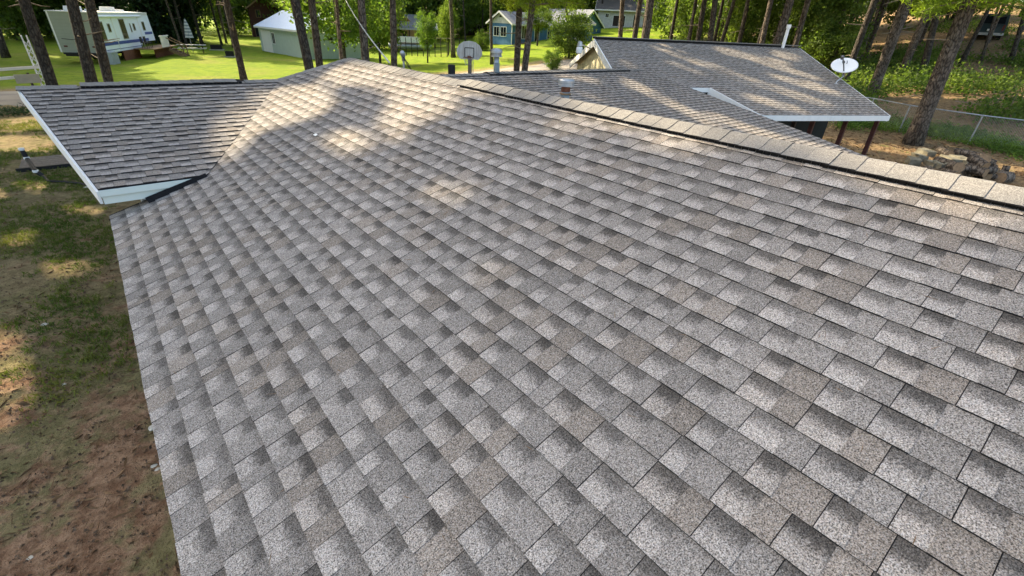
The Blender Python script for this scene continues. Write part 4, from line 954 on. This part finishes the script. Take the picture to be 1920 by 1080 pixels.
# ------------------------------------------------------------------ foliage helpers
class Leaves:
    def __init__(s, seed): s.r = np.random.default_rng(seed); s.c = []; s.L = []; s.W = []; s.D = []
    def add(s, c, L, W, D=None):
        c = np.atleast_2d(np.asarray(c, float)); n = len(c); s.c.append(c); s.L.append(np.broadcast_to(L, n) * s.r.uniform(.7, 1.3, n)); s.W.append(np.broadcast_to(W, n) * s.r.uniform(.7, 1.3, n))
        d = s.r.normal(size=(n, 3)) if D is None else np.asarray(D, float) + s.r.normal(size=(n, 3)) * .35
        s.D.append(d / np.linalg.norm(d, axis=1, keepdims=True))
    def mesh(s, name, mat, extra=None, extramat=None, filt=None, wm=None):
        c = np.concatenate(s.c); L = np.concatenate(s.L)[:, None]; W = np.concatenate(s.W)[:, None]; D = np.concatenate(s.D)
        if filt is not None:
            A = np.array(wm); Rm, tv = A[:3, :3], A[:3, 3]; drop = np.zeros(len(c), bool)
            for k in (-.42, 0, .42): drop |= filt((c + D * L * k) @ Rm.T + tv)
            keep = ~drop; c, L, W, D = c[keep], L[keep], W[keep], D[keep]
        n = len(c); q = s.r.normal(size=(n, 3)); X = np.cross(D, q); X /= np.linalg.norm(X, axis=1, keepdims=True)
        v = np.stack([c - D * L / 2, c + X * W / 2, c + D * L / 2, c - X * W / 2], 1).reshape(-1, 3)
        nv = 0; ev = []; ef = []
        if extra: ev = extra.v; ef = extra.f
        base = len(ev); allv = np.concatenate([np.array(ev, float).reshape(-1, 3), v]) if base else v
        me = bpy.data.meshes.new(name); nl = sum(len(f) for f in ef) + 4 * n; npoly = len(ef) + n
        me.vertices.add(len(allv)); me.vertices.foreach_set('co', allv.astype(np.float32).ravel()); me.loops.add(nl); me.polygons.add(npoly)
        li = np.concatenate([np.array([i for f in ef for i in f], np.int32), np.arange(4 * n, dtype=np.int32) + base]); me.loops.foreach_set('vertex_index', li)
        lens = np.concatenate([np.array([len(f) for f in ef], np.int32), np.full(n, 4, np.int32)]).astype(np.int32); st = np.concatenate([[0], np.cumsum(lens)[:-1]]).astype(np.int32)
        me.polygons.foreach_set('loop_start', st); me.materials.append(mat)
        if extramat: me.materials.append(extramat)
        me.polygons.foreach_set('material_index', np.concatenate([np.ones(len(ef), np.int32), np.zeros(n, np.int32)]).astype(np.int32)); me.update(calc_edges=True); me.validate(); return me
def pine_crown(seed, h0, h1, rad, dens=1.0, fine=False, wm=None):
    """whorled limbs with needle sprays, from height h0 to h1"""
    rr = random.Random(seed); lv = Leaves(seed); wood = MB(); z = h0
    while z < h1:
        t = (z - h0) / (h1 - h0); reach = rad * (.55 + .45 * min(1, t / .25)) * (1 - t ** 3) + .25; k = rr.randint(3, 5); a0 = rr.uniform(0, 6.3)
        for i in range(k):
            a = a0 + 2 * math.pi * i / k + rr.uniform(-.4, .4); Lb = reach * rr.uniform(.6, 1.1); rise = rr.uniform(-.12, .28)
            pts = [Vector((math.cos(a) * Lb * u, math.sin(a) * Lb * u, z + rise * Lb * u - .12 * Lb * u * u)) for u in (0, .35, .7, 1)]
            if wm is None or not in_gap(wm @ pts[2]): wood.tube(pts, [.045, .032, .02, .008], 4, 0, False)
            n = int(Lb * (34 if fine else 17) * dens)
            for j in range(n):
                u = rr.uniform(.22, 1.02); p = Vector((math.cos(a) * Lb * u, math.sin(a) * Lb * u, z + rise * Lb * u - .12 * Lb * u * u)); side = rr.uniform(-1, 1) * .42 * Lb * (1.05 - u) + rr.gauss(0, .12)
                p += Vector((-math.sin(a) * side, math.cos(a) * side, rr.gauss(.06, .14))); m = 6 if fine else 3
                c = np.array(p) + lv.r.normal(size=(m, 3)) * (.10 if fine else .16); d = np.array([math.cos(a), math.sin(a), .25]) + lv.r.normal(size=(m, 3)) * .7
                lv.add(c, .24 if fine else .5, .035 if fine else .17, d)
        z += rr.uniform(.45, .75)
    return lv, wood
def pine_trunk(seed, h, r, sides=12, stubs=6, stub0=1.5, stub1=9):
    rr = random.Random(seed); b = MB(); n = max(10, int(h / .9)); pts = []; rad = []
    for i in range(n + 1):
        t = i / n; z = h * t; pts.append((mnoise.noise((z * .16, seed * 3.1, 0)) * .12 * t * 2, mnoise.noise((z * .16, 9, seed * 2.7)) * .12 * t * 2, z - .15 if i == 0 else z)); rad.append(r * ((1 - t) ** .8 * .86 + .04 + (.32 * math.exp(-z / .35))) * (1 + .05 * mnoise.noise((z * 1.7, seed, 3))))
    b.tube(pts, rad, sides, 0, True, .045, rr)
    for k in range(stubs):
        z = rr.uniform(stub0, stub1); i = min(n, int(z / h * n)); a = rr.uniform(0, 6.3); L = rr.uniform(.2, 1.1); c = Vector(pts[i]); c.z = z; dr = Vector((math.cos(a), math.sin(a), rr.uniform(-.2, .35)))
        b.tube([c, c + dr * (rad[i] + L * .5), c + dr * (rad[i] + L) + Vector((0, 0, rr.uniform(-.1, .1)))], [.03, .02, .008], 5, 1, False)
    return b
TRUNKS = {}
def trunk_var(k):
    if k not in TRUNKS: TRUNKS[k] = pine_trunk(100 + k, 20, .2, 10, 8, 1.5, 8).mesh('trunk', [M['bark'] if k % 2 else M['bark_dark'], M['twig']], True)
    return TRUNKS[k]
CROWNS = {}
def crown_var(k):
    if k not in CROWNS:
        lv, wd = pine_crown(300 + k, 7.5, 20.5, 2.9, .8); CROWNS[k] = lv.mesh('crown', M['needle'], wd, M['twig'])
    return CROWNS[k]
SHADE = []
def tree_line(px1, py1, px0, py0, depth=None, base=None):
    """foot and lean of a trunk seen from (px1, py1) up to (px0, py0)"""
    A = gp(px1, py1) if base else at_depth(px1, py1, depth); r = math.hypot(A.x - CAM.x, A.y - CAM.y); Bp = at_r(px0, py0, r); d = (Bp - A)
    d = d / d.z; d.x = max(-.16, min(.16, d.x)); d.y = max(-.16, min(.16, d.y)); foot = A.copy()
    for _ in range(6): foot = A + d * (gz(foot.x, foot.y) - A.z)
    return Vector((foot.x, foot.y, gz(foot.x, foot.y))), d
def put_tree(name, foot, d, dia, label, group, k=0, unique=None, crown=True, seed=0, h0=7, h1=22, rad=3.2, dens=1, fine=False, gaps=True, hs=1.0):
    root = empty(name, foot, 0, label, 'tree', group); up = Vector((d.x, d.y, 1)).normalized(); q = Vector((0, 0, 1)).rotation_difference(up); rz = Matrix.Rotation(seed * 1.7, 3, 'Z').to_quaternion(); root.rotation_mode = 'QUATERNION'; root.rotation_quaternion = q @ rz
    if unique: link('trunk', pine_trunk(seed + 50, h1 + 1, dia / 2 / .9, 16, 9, 1.5, h0 + 2).mesh('trunk', [M['bark'] if unique == 1 else M['bark_dark'], M['twig']], True), root)
    else: o = link('trunk', trunk_var(k % 5), root); sc = dia / .38; o.scale = (sc, sc, hs)
    if crown == 'own':
        wm = Matrix.Translation(foot) @ root.rotation_quaternion.to_matrix().to_4x4(); lv, wd = pine_crown(seed + 900, h0, h1, rad, dens, fine, wm)
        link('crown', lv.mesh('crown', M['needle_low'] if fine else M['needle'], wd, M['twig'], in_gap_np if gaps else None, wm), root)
    elif crown: o = link('crown', crown_var(k % 3), root); o.scale = (1, 1, hs)
    return root
# pines around the near lawn and lane, their feet hidden by the roof
near = [  # px, py on trunk, px0 at row 0, depth, diameter, label, h0
    (97, 157, 45, 20, .42, 'dark pine trunk beside the white gate post', 8), (171, 150, 133, 20, .44, 'thick dark pine in front of the caravan rear', 8), (203, 150, 166, 21.5, .40, 'slate-grey pine crossing the middle of the caravan', 8),
    (456, 143, 424, 28, .38, 'leaning pine standing beside the lawn fire pits', 9), (580, 128, 553, 22, .44, 'thick dark pine in front of the metal garage corner', 8), (599, 123, 583, 24, .38, 'brown pine in front of the leafy maple and metal garage', 9),
    (640, 108, 631, 30, .22, 'slender pine before the metal garage door', 9), (685, 107, 676, 23, .40, 'brown pine right behind the tip of the roof ridge', 9), (739, 120, 736, 25, .36, 'straight pine between the roof ridge and the carport', 9),
    (968, 136, 974, 26, .36, 'straight lit pine, left one of the pair before the blue house', 5.2), (983, 136, 999, 25, .37, 'leaning lit pine, right one of the pair before the blue house', 4.9)]
for i, (px, py, p0, dep, dia, lab, h0) in enumerate(near):
    f, d = tree_line(px, py, p0, 0, dep); put_tree('pine_tree', f, d, dia, lab, None, unique=1 if i > 4 else 2, crown='own', seed=i + 1, h0=h0, h1=24 + (i * 7) % 5, rad=5.0 if i < 9 else 4.2, dens=1.3 if i < 9 else .95, fine=i >= 9)
# more of the same stand, outside the frame, whose crowns shade the roof
for i, (x, y) in enumerate(((-5, 17), (-8.5, 24), (-4.8, 26.5), (-12, 19), (-11, 30), (-16, 26), (-6.2, 32), (-14, 36), (-6.6, 22.6), (-9, 36), (-9, 60), (-13, 69), (-6.5, 73), (-18, 58), (-10, 52), (-7.5, 66))):
    put_tree('pine_tree', Vector((x, y, gz(x, y))), Vector((0, 0, 1)), .4, 'tall pine of the stand beyond the house, crown shading the roof', 'pines shading the roof', k=i, crown='own', seed=40 + i, h0=8.5, h1=25 + i % 4, rad=4.6, dens=1.35)
# ------------------------------------------------------------------ trees seen further off
far_pines = [  # px, py on the trunk, px at row 0, diameter, depth (None: the foot is in view), label
    (12, 108, -22, .5, None, 'dark pine at the white rails beyond the lane'), (850, 108, 845, .5, None, 'dark thick pine left of the basketball hoop'), (873, 82, 868, .26, None, 'thin pale pine rising behind the backboard'), (922, 121, 920, .3, None, 'pine rising behind the flue in front of the blue house corner'),
    (1070, 95, 1036, .34, None, 'dark pine behind the leafy bush by the blue house'), (1125, 52, 1130, .35, None, 'pine left of the white cabin door'), (1163, 73, 1168, .40, 32, 'pine before the white cabin steps'), (1190, 68, 1200, .40, 30, 'pine right of the white cabin'),
    (1209, 76, 1220, .52, 27, 'pine trunk clothed in stubs above the garage ridge'), (1308, 80, 1321, .38, 31, 'grey pine above the garage ridge, left of two'), (1330, 80, 1341, .42, 29, 'brown pine above the garage ridge, right of two'), (1428, 86, 1447, .40, 30, 'pine above the garage ridge left of the vent pipe'),
    (1455, 86, 1482, .52, 27, 'stout pine right beside the white vent pipe'), (1490, 88, 1516, .40, 29, 'pine just past the end of the garage ridge'), (1600, 108, 1640, .42, 30, 'pine behind the satellite dish'), (1632, 183, 1702, .60, None, 'stout grey pine behind the garage porch corner'),
    (1688, 142, 1748, .50, None, 'sunlit pine with dead side branches inside the wood'), (1728, 142, 1758, .48, None, 'shaded dark pine next to the sunlit one in the wood'), (1838, 118, 1876, .2, None, 'thin bare pine before the parked van'), (1893, 120, 1925, .3, None, 'pine at the wood margin right of the van')]
for i, (px, py, p0, dia, dep, lab) in enumerate(far_pines):
    f, d = tree_line(px, py, p0, 0, dep, dep is None); put_tree('pine_tree', f, d, dia, lab, None, k=i, crown=True, seed=i * 3 + 2, hs=.95 + .05 * (i % 5), unique=1 if i in (8, 12, 15, 16) else None, h0=8, h1=20)
f, d = tree_line(1710, 270, 1812, 18, None, True); put_tree('pine_tree', f, d, .66, 'massive rough-barked pine beside the chain link fence', None, unique=1, crown='own', seed=77, h0=5.6, h1=22, rad=4.4, dens=1.3, fine=True)
rr = random.Random(31); cnt = 0
def scatter(n, az0, az1, r0, r1, label, group, ok=lambda x, y: True, dias=(.22, .42)):
    k = 0
    for _ in range(n * 6):
        if k >= n: break
        az = R(rr.uniform(az0, az1)); r = math.sqrt(rr.uniform(r0 * r0, r1 * r1)); x, y = .3 + r * math.sin(az), r * math.cos(az)
        if not ok(x, y): continue
        put_tree('pine_tree', Vector((x, y, gz(x, y))), Vector((rr.uniform(-.06, .06), rr.uniform(-.06, .06), 1)), rr.uniform(*dias), label, group, k=rr.randint(0, 9), crown=True, seed=rr.randint(0, 99), hs=rr.uniform(.85, 1.15)); k += 1
scatter(26, -8, 12, 78, 112, 'pine trunk in the dark wood behind the caravan', 'pines behind the caravan', lambda x, y: not (11 < x < 24 and 88 < y < 104))
scatter(10, 5, 13, 70, 84, 'pine on the shaded far lawn behind the picnic table', 'pines behind the picnic table')
scatter(22, 14, 34, 80, 120, 'pine trunk in the wood behind the metal garage and carport', 'pines behind the metal garage')
scatter(20, 36, 54, 88, 125, 'pine trunk in the wood behind the blue house', 'pines behind the blue house')
scatter(30, 55, 70, 45, 90, 'pine trunk in the green wood above the garage ridge', 'pines above the garage', lambda x, y: y < 60)
scatter(46, 70, 92, 42, 95, 'slim pine trunk in the wood beyond the chain link fence', 'pines beyond the fence', dias=(.14, .34))
# broadleaf crowns
def leafy(seed, R3, clumps, per, size, inner=.35):
    rr = random.Random(seed); lv = Leaves(seed)
    for _ in range(clumps):
        v = Vector((rr.gauss(0, 1), rr.gauss(0, 1), rr.gauss(0, 1))).normalized() * rr.uniform(inner, 1) ** .6; c = np.array([v.x * R3[0], v.y * R3[1], v.z * R3[2]]); s = rr.uniform(.5, 1) * .22 * sum(R3) / 3
        lv.add(c + lv.r.normal(size=(per, 3)) * s * np.array([1, 1, .6]), size, size * .6)
    return lv
LV = [leafy(500 + k, (1, 1, 1), 70, 130, .085).mesh('crown', m_) for k, m_ in enumerate((M['leaf_light'], M['leaf'], M['leaf'], M['leaf_light']))]
LD = leafy(520, (1, 1, 1.6), 110, 150, .12).mesh('crown', M['leaf_dark'])
def leaf_tree(name, foot, rad, h, v, label, cat='tree', group=None, zc=None, dark=False, trunk=True):
    root = empty(name, foot, 0, label, cat, group); o = link('crown', LD if dark else LV[v], root); zc = zc if zc is not None else h * .6; o.location = (0, 0, zc); o.scale = (rad, rad, (h - zc) * (.62 if dark else 1)); o.rotation_euler = (0, 0, v + foot[0])
    if trunk:
        b = MB(); rq = random.Random(int(abs(foot[0] * 100))); b.tube([(0, 0, -.1), (.05, 0, zc * .5), (0, .05, zc)], [.05 + rad * .035, .04 + rad * .03, .03], 8)
        for k in range(5): a = rq.uniform(0, 6.3); b.tube([(0, 0, zc * rq.uniform(.4, .9)), (math.cos(a) * rad * .4, math.sin(a) * rad * .4, zc + rq.uniform(0, .4) * (h - zc))], [.03 + rad * .012, .012], 5)
        b.build('trunk', M['bark_dark'], root)
    return root
def P_on(px, py, r): P = at_r(px, py, r); return Vector((P.x, P.y, gz(P.x, P.y)))
leaf_tree('maple_tree', P_on(640, 60, 46), 3.4, 8.5, 0, 'light green maple half hiding the metal garage', zc=5.0)
leaf_tree('maple_tree', P_on(708, 60, 52), 2.2, 7.5, 1, 'leafy green maple right of the metal garage', zc=4.2)
leaf_tree('maple_tree', P_on(690, 40, 75), 5, 11, 1, 'dark leafy tree filling the gap behind the metal garage', zc=5.5)
leaf_tree('sapling', P_on(800, 70, 52), .95, 4.6, 3, 'pale green sapling in front of the carport', zc=2.9)
leaf_tree('sapling', P_on(840, 60, 60), 1.1, 5.2, 1, 'green sapling right of the carport', zc=3.2)
leaf_tree('sapling', P_on(905, 100, 64), .9, 2.2, 1, 'low green bush at the blue house corner', 'bush', zc=1.0)
leaf_tree('bush', gp(1066, 109), 1.9, 4.2, 1, 'dense rounded green bush beside the garage gable', 'bush', zc=2.0)
leaf_tree('bush', gp(1035, 132), .7, 1.6, 3, 'small wispy shrub at the foot of the cream gable', 'bush', zc=.8)
leaf_tree('maple_tree', P_on(1010, 40, 66), 1.7, 4.5, 1, 'small leafy tree against the blue house wall', zc=3.0)
leaf_tree('spruce_tree', P_on(318, 60, 78), 4.0, 13, 0, 'dense dark green spruce behind the caravan front', zc=5.6, dark=True)
leaf_tree('spruce_tree', P_on(255, 30, 88), 4.5, 15, 0, 'broad dark spruce behind the caravan roof', zc=6.2, dark=True)
for i, (px, r, rad, h, v) in enumerate(((1255, 72, 4, 9, 1), (1290, 60, 2.6, 7, 2), (1365, 66, 3.6, 10, 0), (1395, 56, 2.4, 7, 2), (1505, 56, 2.8, 8, 1), (1545, 48, 2.6, 6.5, 2), (1575, 46, 1.8, 4, 1), (1450, 76, 4, 9, 2), (1680, 80, 4.5, 10, 1), (1770, 84, 4, 9, 2))):
    leaf_tree('understory_maple', P_on(px, 70, r), rad, h, v, 'green broadleaf tree filling the wood behind the garage', group='broadleaf trees behind the garage', zc=h * .5)
for i, (px, r, rad, h, v) in enumerate(((735, 90, 6, 13, 1), (790, 95, 6, 14, 2), (850, 92, 5, 12, 1), (905, 100, 6, 13, 0), (960, 105, 6, 14, 2), (1040, 95, 6, 13, 1), (1100, 108, 7, 15, 2), (1180, 100, 6, 13, 1), (560, 100, 6, 14, 2), (430, 105, 6, 14, 1), (60, 85, 5, 12, 1), (20, 80, 5, 12, 2), (120, 90, 6, 13, 2))):
    leaf_tree('woodland_tree', P_on(px, 40, r), rad, h, v, 'broad green tree in the far wood behind the houses and caravan', group='far broadleaf trees', zc=h * .5)
# undergrowth beyond the fence and at the foot of the trunks: one uncountable mass
def undergrowth():
    rr = random.Random(77); lv = Leaves(77); n = 0
    for _ in range(2600):
        az = R(rr.uniform(60, 92)); r = rr.uniform(33.5, 78); x, y = .3 + r * math.sin(az), r * math.cos(az)
        if mnoise.noise((x * .13, y * .13, 5)) < .03 + .1 * ss(45, 60, r): continue
        h = rr.uniform(.2, 1.1) * (1.2 if r < 42 else 1); per = int(55 * rr.uniform(.6, 1.4)); z = gz(x, y)
        lv.add(np.array([x, y, z + h * .55]) + lv.r.normal(size=(per, 3)) * np.array([.45, .45, h * .3]), .16, .11)
    c = np.concatenate(lv.c)
    tag(link('undergrowth', lv.mesh('undergrowth', M['leaf'])), 'green leafy undergrowth covering the woodland floor beyond the chain link fence', 'undergrowth', kind='stuff')
    lv = Leaves(78)
    for _ in range(700):
        t = rr.random(); px = 1560 + 420 * t; g = gp(px, 235 + 75 * t * t + rr.uniform(-12, 8)); x, y = g.x + rr.gauss(0, .3), g.y + rr.gauss(0, .3); h = rr.uniform(.1, .45)
        lv.add(np.array([x, y, gz(x, y) + h * .5]) + lv.r.normal(size=(22, 3)) * np.array([.14, .14, h * .3]), .11, .05)
    tag(link('weeds', lv.mesh('weeds', M['leaf_light'])), 'pale weeds growing along the foot of the chain link fence', 'weeds', kind='stuff')
undergrowth()
def far_wood():
    rr = random.Random(99); lv = Leaves(99)
    for _ in range(4200):
        az = R(rr.uniform(-42, 112)); r = rr.uniform(112, 150); x, y = .3 + r * math.sin(az), r * math.cos(az); z = gz(x, y) + rr.uniform(-.5, 24); s = rr.uniform(.8, 1.8)
        lv.add(np.array([x, y, z]) + lv.r.normal(size=(26, 3)) * s * np.array([1, 1, .7]), .95, .6)
    tag(link('far_wood', lv.mesh('far_wood', M['leaf'])), 'dense dark green wood closing the view behind everything', 'wood', kind='stuff')
far_wood()
# fallen branches in the wood
def branches():
    rr = random.Random(4)
    spec = [((1790, 190), (1919, 206), .06), ((1800, 170), (1860, 214), .04), ((1842, 215), (1905, 160), .035), ((1880, 226), (1912, 168), .03), ((1606, 150), (1632, 140), .02), ((1604, 170), (1628, 152), .025), ((1830, 186), (1885, 172), .03)]
    for i, (a, c, r) in enumerate(spec):
        A = gp(*a); Cc = at_r(c[0], c[1], math.hypot(A.x, A.y) * .99); b = MB(); mid = (A + Cc) / 2 + Vector((0, 0, rr.uniform(-.05, .1))); b.tube([A - Vector((0, 0, .03)), mid, Cc], [r, r * .8, r * .4], 6)
        for k in range(3): p = A.lerp(Cc, rr.uniform(.3, .9)); b.tube([p, p + Vector((rr.uniform(-.5, .5), rr.uniform(-.5, .5), rr.uniform(0, .5)))], [r * .4, r * .15], 4)
        tag(b.build('dead_branch', M['twig']), 'bare dead branch lying across the undergrowth by the fence', 'branch', 'dead branches in the undergrowth')
branches()
# ------------------------------------------------------------------ service cable from a far pole to the weatherhead
A = MASTH + Vector((-.35, .2, -.1)); top = at_depth(620, -60, 34); pts = []
for k in range(25):
    t = k / 24; P = A.lerp(top, t); P.z -= .9 * 4 * t * (1 - t) * .5; pts.append(P)
b = MB(); b.tube(pts, .022, 8); tag(b.build('service_cable', white_mat('cable_sheath', (.6, .6, .58), .1)), 'pale overhead service cable sagging down to the roof ridge', 'cable')
bx = top.copy(); b = MB(); b.lathe([(.16, gz(bx.x, bx.y) - .1), (.13, bx.z + .6)], 12, 0, (bx.x, bx.y, 0)); tag(b.build('utility_pole', M['wood_grey']), 'grey utility pole carrying the service cable', 'pole')
# ------------------------------------------------------------------ grass, litter and stones of the near yard
def yard_cover():
    rr = random.Random(12); lv = Leaves(12); li = Leaves(13)
    for _ in range(48000):
        x = -rr.random() ** 1.1 * 9 + .6; y = 2.5 + rr.random() ** 1.3 * 24
        if y > 6.1 and x > .25: continue
        g = mnoise.noise((x * .55, y * .55, 1.3)) + .6 * mnoise.noise((x * 2.2, y * 2.2, 7)) + .35 * ss(6, 10, y) - .55 * ss(-1.0, .2, x) * (1 - ss(6.2, 8.0, y)) - .25 * (1 - ss(4, 6.5, y)) + .28 * math.exp(-((x + .9) / .7) ** 2) * ss(5.5, 7, y)
        if g < .33 + rr.uniform(-.2, .28): continue
        h = rr.uniform(.03, .075); n = 6; z = gz(x, y) + .035 * mnoise.noise((x * .8, y * .8, 0)) + .02 * mnoise.noise((x * 3, y * 3, 4))
        lv.add(np.array([x, y, z + h * .45]) + lv.r.normal(size=(n, 3)) * np.array([.025, .025, .004]), h * 1.6, .011, np.array([0, 0, .9]) + lv.r.normal(size=(n, 3)) * .5)
    tag(link('grass', lv.mesh('grass', M['grass'])), 'short patchy green grass in the bare yard beside the eave', 'grass', kind='stuff')
    for _ in range(8500):
        x = -rr.random() * 6 + .5; y = 2.5 + rr.random() ** 1.5 * 16; z = gz(x, y) + .035 * mnoise.noise((x * .8, y * .8, 0)) + .02 * mnoise.noise((x * 3, y * 3, 4)) + .008
        li.add(np.array([[x, y, z]]), rr.choice((.05, .09, .16)), rr.choice((.006, .008, .03)), np.array([[rr.gauss(0, 1), rr.gauss(0, 1), .0]]))
    tag(link('needle_litter', li.mesh('needle_litter', M['litter'])), 'dry needles, twigs and leaves strewn over the yard soil', 'litter', kind='stuff')
    le = Leaves(14)
    for _ in range(9000):
        x = rr.uniform(17, 33); y = rr.uniform(-4, 13); le.add(np.array([[x, y, gz(x, y) + .02 + .035 * mnoise.noise((x * .8, y * .8, 0)) + .02 * mnoise.noise((x * 3, y * 3, 4))]]), rr.choice((.1, .2, .3)), rr.choice((.012, .03, .06)), np.array([[rr.gauss(0, 1), rr.gauss(0, 1), .05]]))
    tag(link('woodland_litter', le.mesh('woodland_litter', M['litter'])), 'fallen needles, twigs and leaves around the massive pine and firewood', 'litter', kind='stuff')
    cl = Leaves(15)
    for _ in range(7000):
        x = -rr.random() * 4.5 + .5; y = 2.6 + rr.random() ** 1.4 * 8; z = gz(x, y) + .035 * mnoise.noise((x * .8, y * .8, 0)) + .02 * mnoise.noise((x * 3, y * 3, 4)) + .004; s_ = rr.choice((.012, .018, .03))
        cl.add(np.array([x, y, z]) + cl.r.normal(size=(3, 3)) * s_ * .25, s_, s_ * .9)
    tag(link('soil_clods', cl.mesh('soil_clods', plain('soil_clod', (.13, .085, .055), .95, .5, 12))), 'crumbs and clods of brown soil scattered over the bare yard', 'soil', kind='stuff')
    rn = Leaves(16)
    for _ in range(260):
        l = rr.uniform(-1, 8); q = rr.uniform(.1, 3.7); P = west.P(l, q, .012 - .008 * ((q / E) % 1)); d = west.L * rr.gauss(0, 1) + west.S * rr.gauss(0, 1)
        rn.add(np.array([P]), rr.choice((.04, .06, .07)), .0028, np.array([d * 3]))
    tag(link('needles', rn.mesh('needles', M['litter']), wr), kind='stuff')
    P = on_plane(592, 257, Vector((0, 0, 0)), NMW) + NMW * .012; b = MB(); b.prism([P, P + west.L * .07, P + west.L * .06 + west.S * .035, P + west.S * .03], NMW * .003); tag(b.build('paper_scrap', M['white']), 'tiny white scrap lying on the sunlit upper shingles', 'scrap')
    st = plain('pale_stone', (.5, .46, .38), .85, .3, 8)
    for i, (px, py, s) in enumerate(((287, 803, .05), (290, 874, .035), (296, 881, .03), (58, 1048, .03), (120, 721, .025), (172, 350, .09), (180, 357, .08), (163, 352, .06), (188, 360, .07), (85, 610, .05))):
        g = gp(px, py); b = MB(); b.lathe([(.2, -.3), (.9, -.1), (1, .15), (.7, .4), (.2, .5)], 7); b.v = [(x * s * rr.uniform(.7, 1.3), y * s * rr.uniform(.7, 1.3), z * s) for x, y, z in b.v]
        tag(b.build('pebble', st, None, g), 'small pale stone lying on the yard soil', 'stone', 'pale stones in the yard')
yard_cover()
f = gp(8, 216); lv = Leaves(5); lv.add(np.array([0, 0, .12]) + lv.r.normal(size=(900, 3)) * np.array([.7, .35, .08]), .22, .03); b = MB(); b.tube([(-1.2, 0, .05), (0, .05, .1), (1.1, -.1, .08)], [.03, .02, .01], 6)
tag(link('pine_bough', lv.mesh('pine_bough', M['leaf_dark'], b, M['twig']), None, f), 'fallen dark green pine bough lying by the lane', 'branch')
print('objects', len(bpy.data.objects), 'tris', sum(sum(len(p.vertices) - 2 for p in me.polygons) for me in bpy.data.meshes))
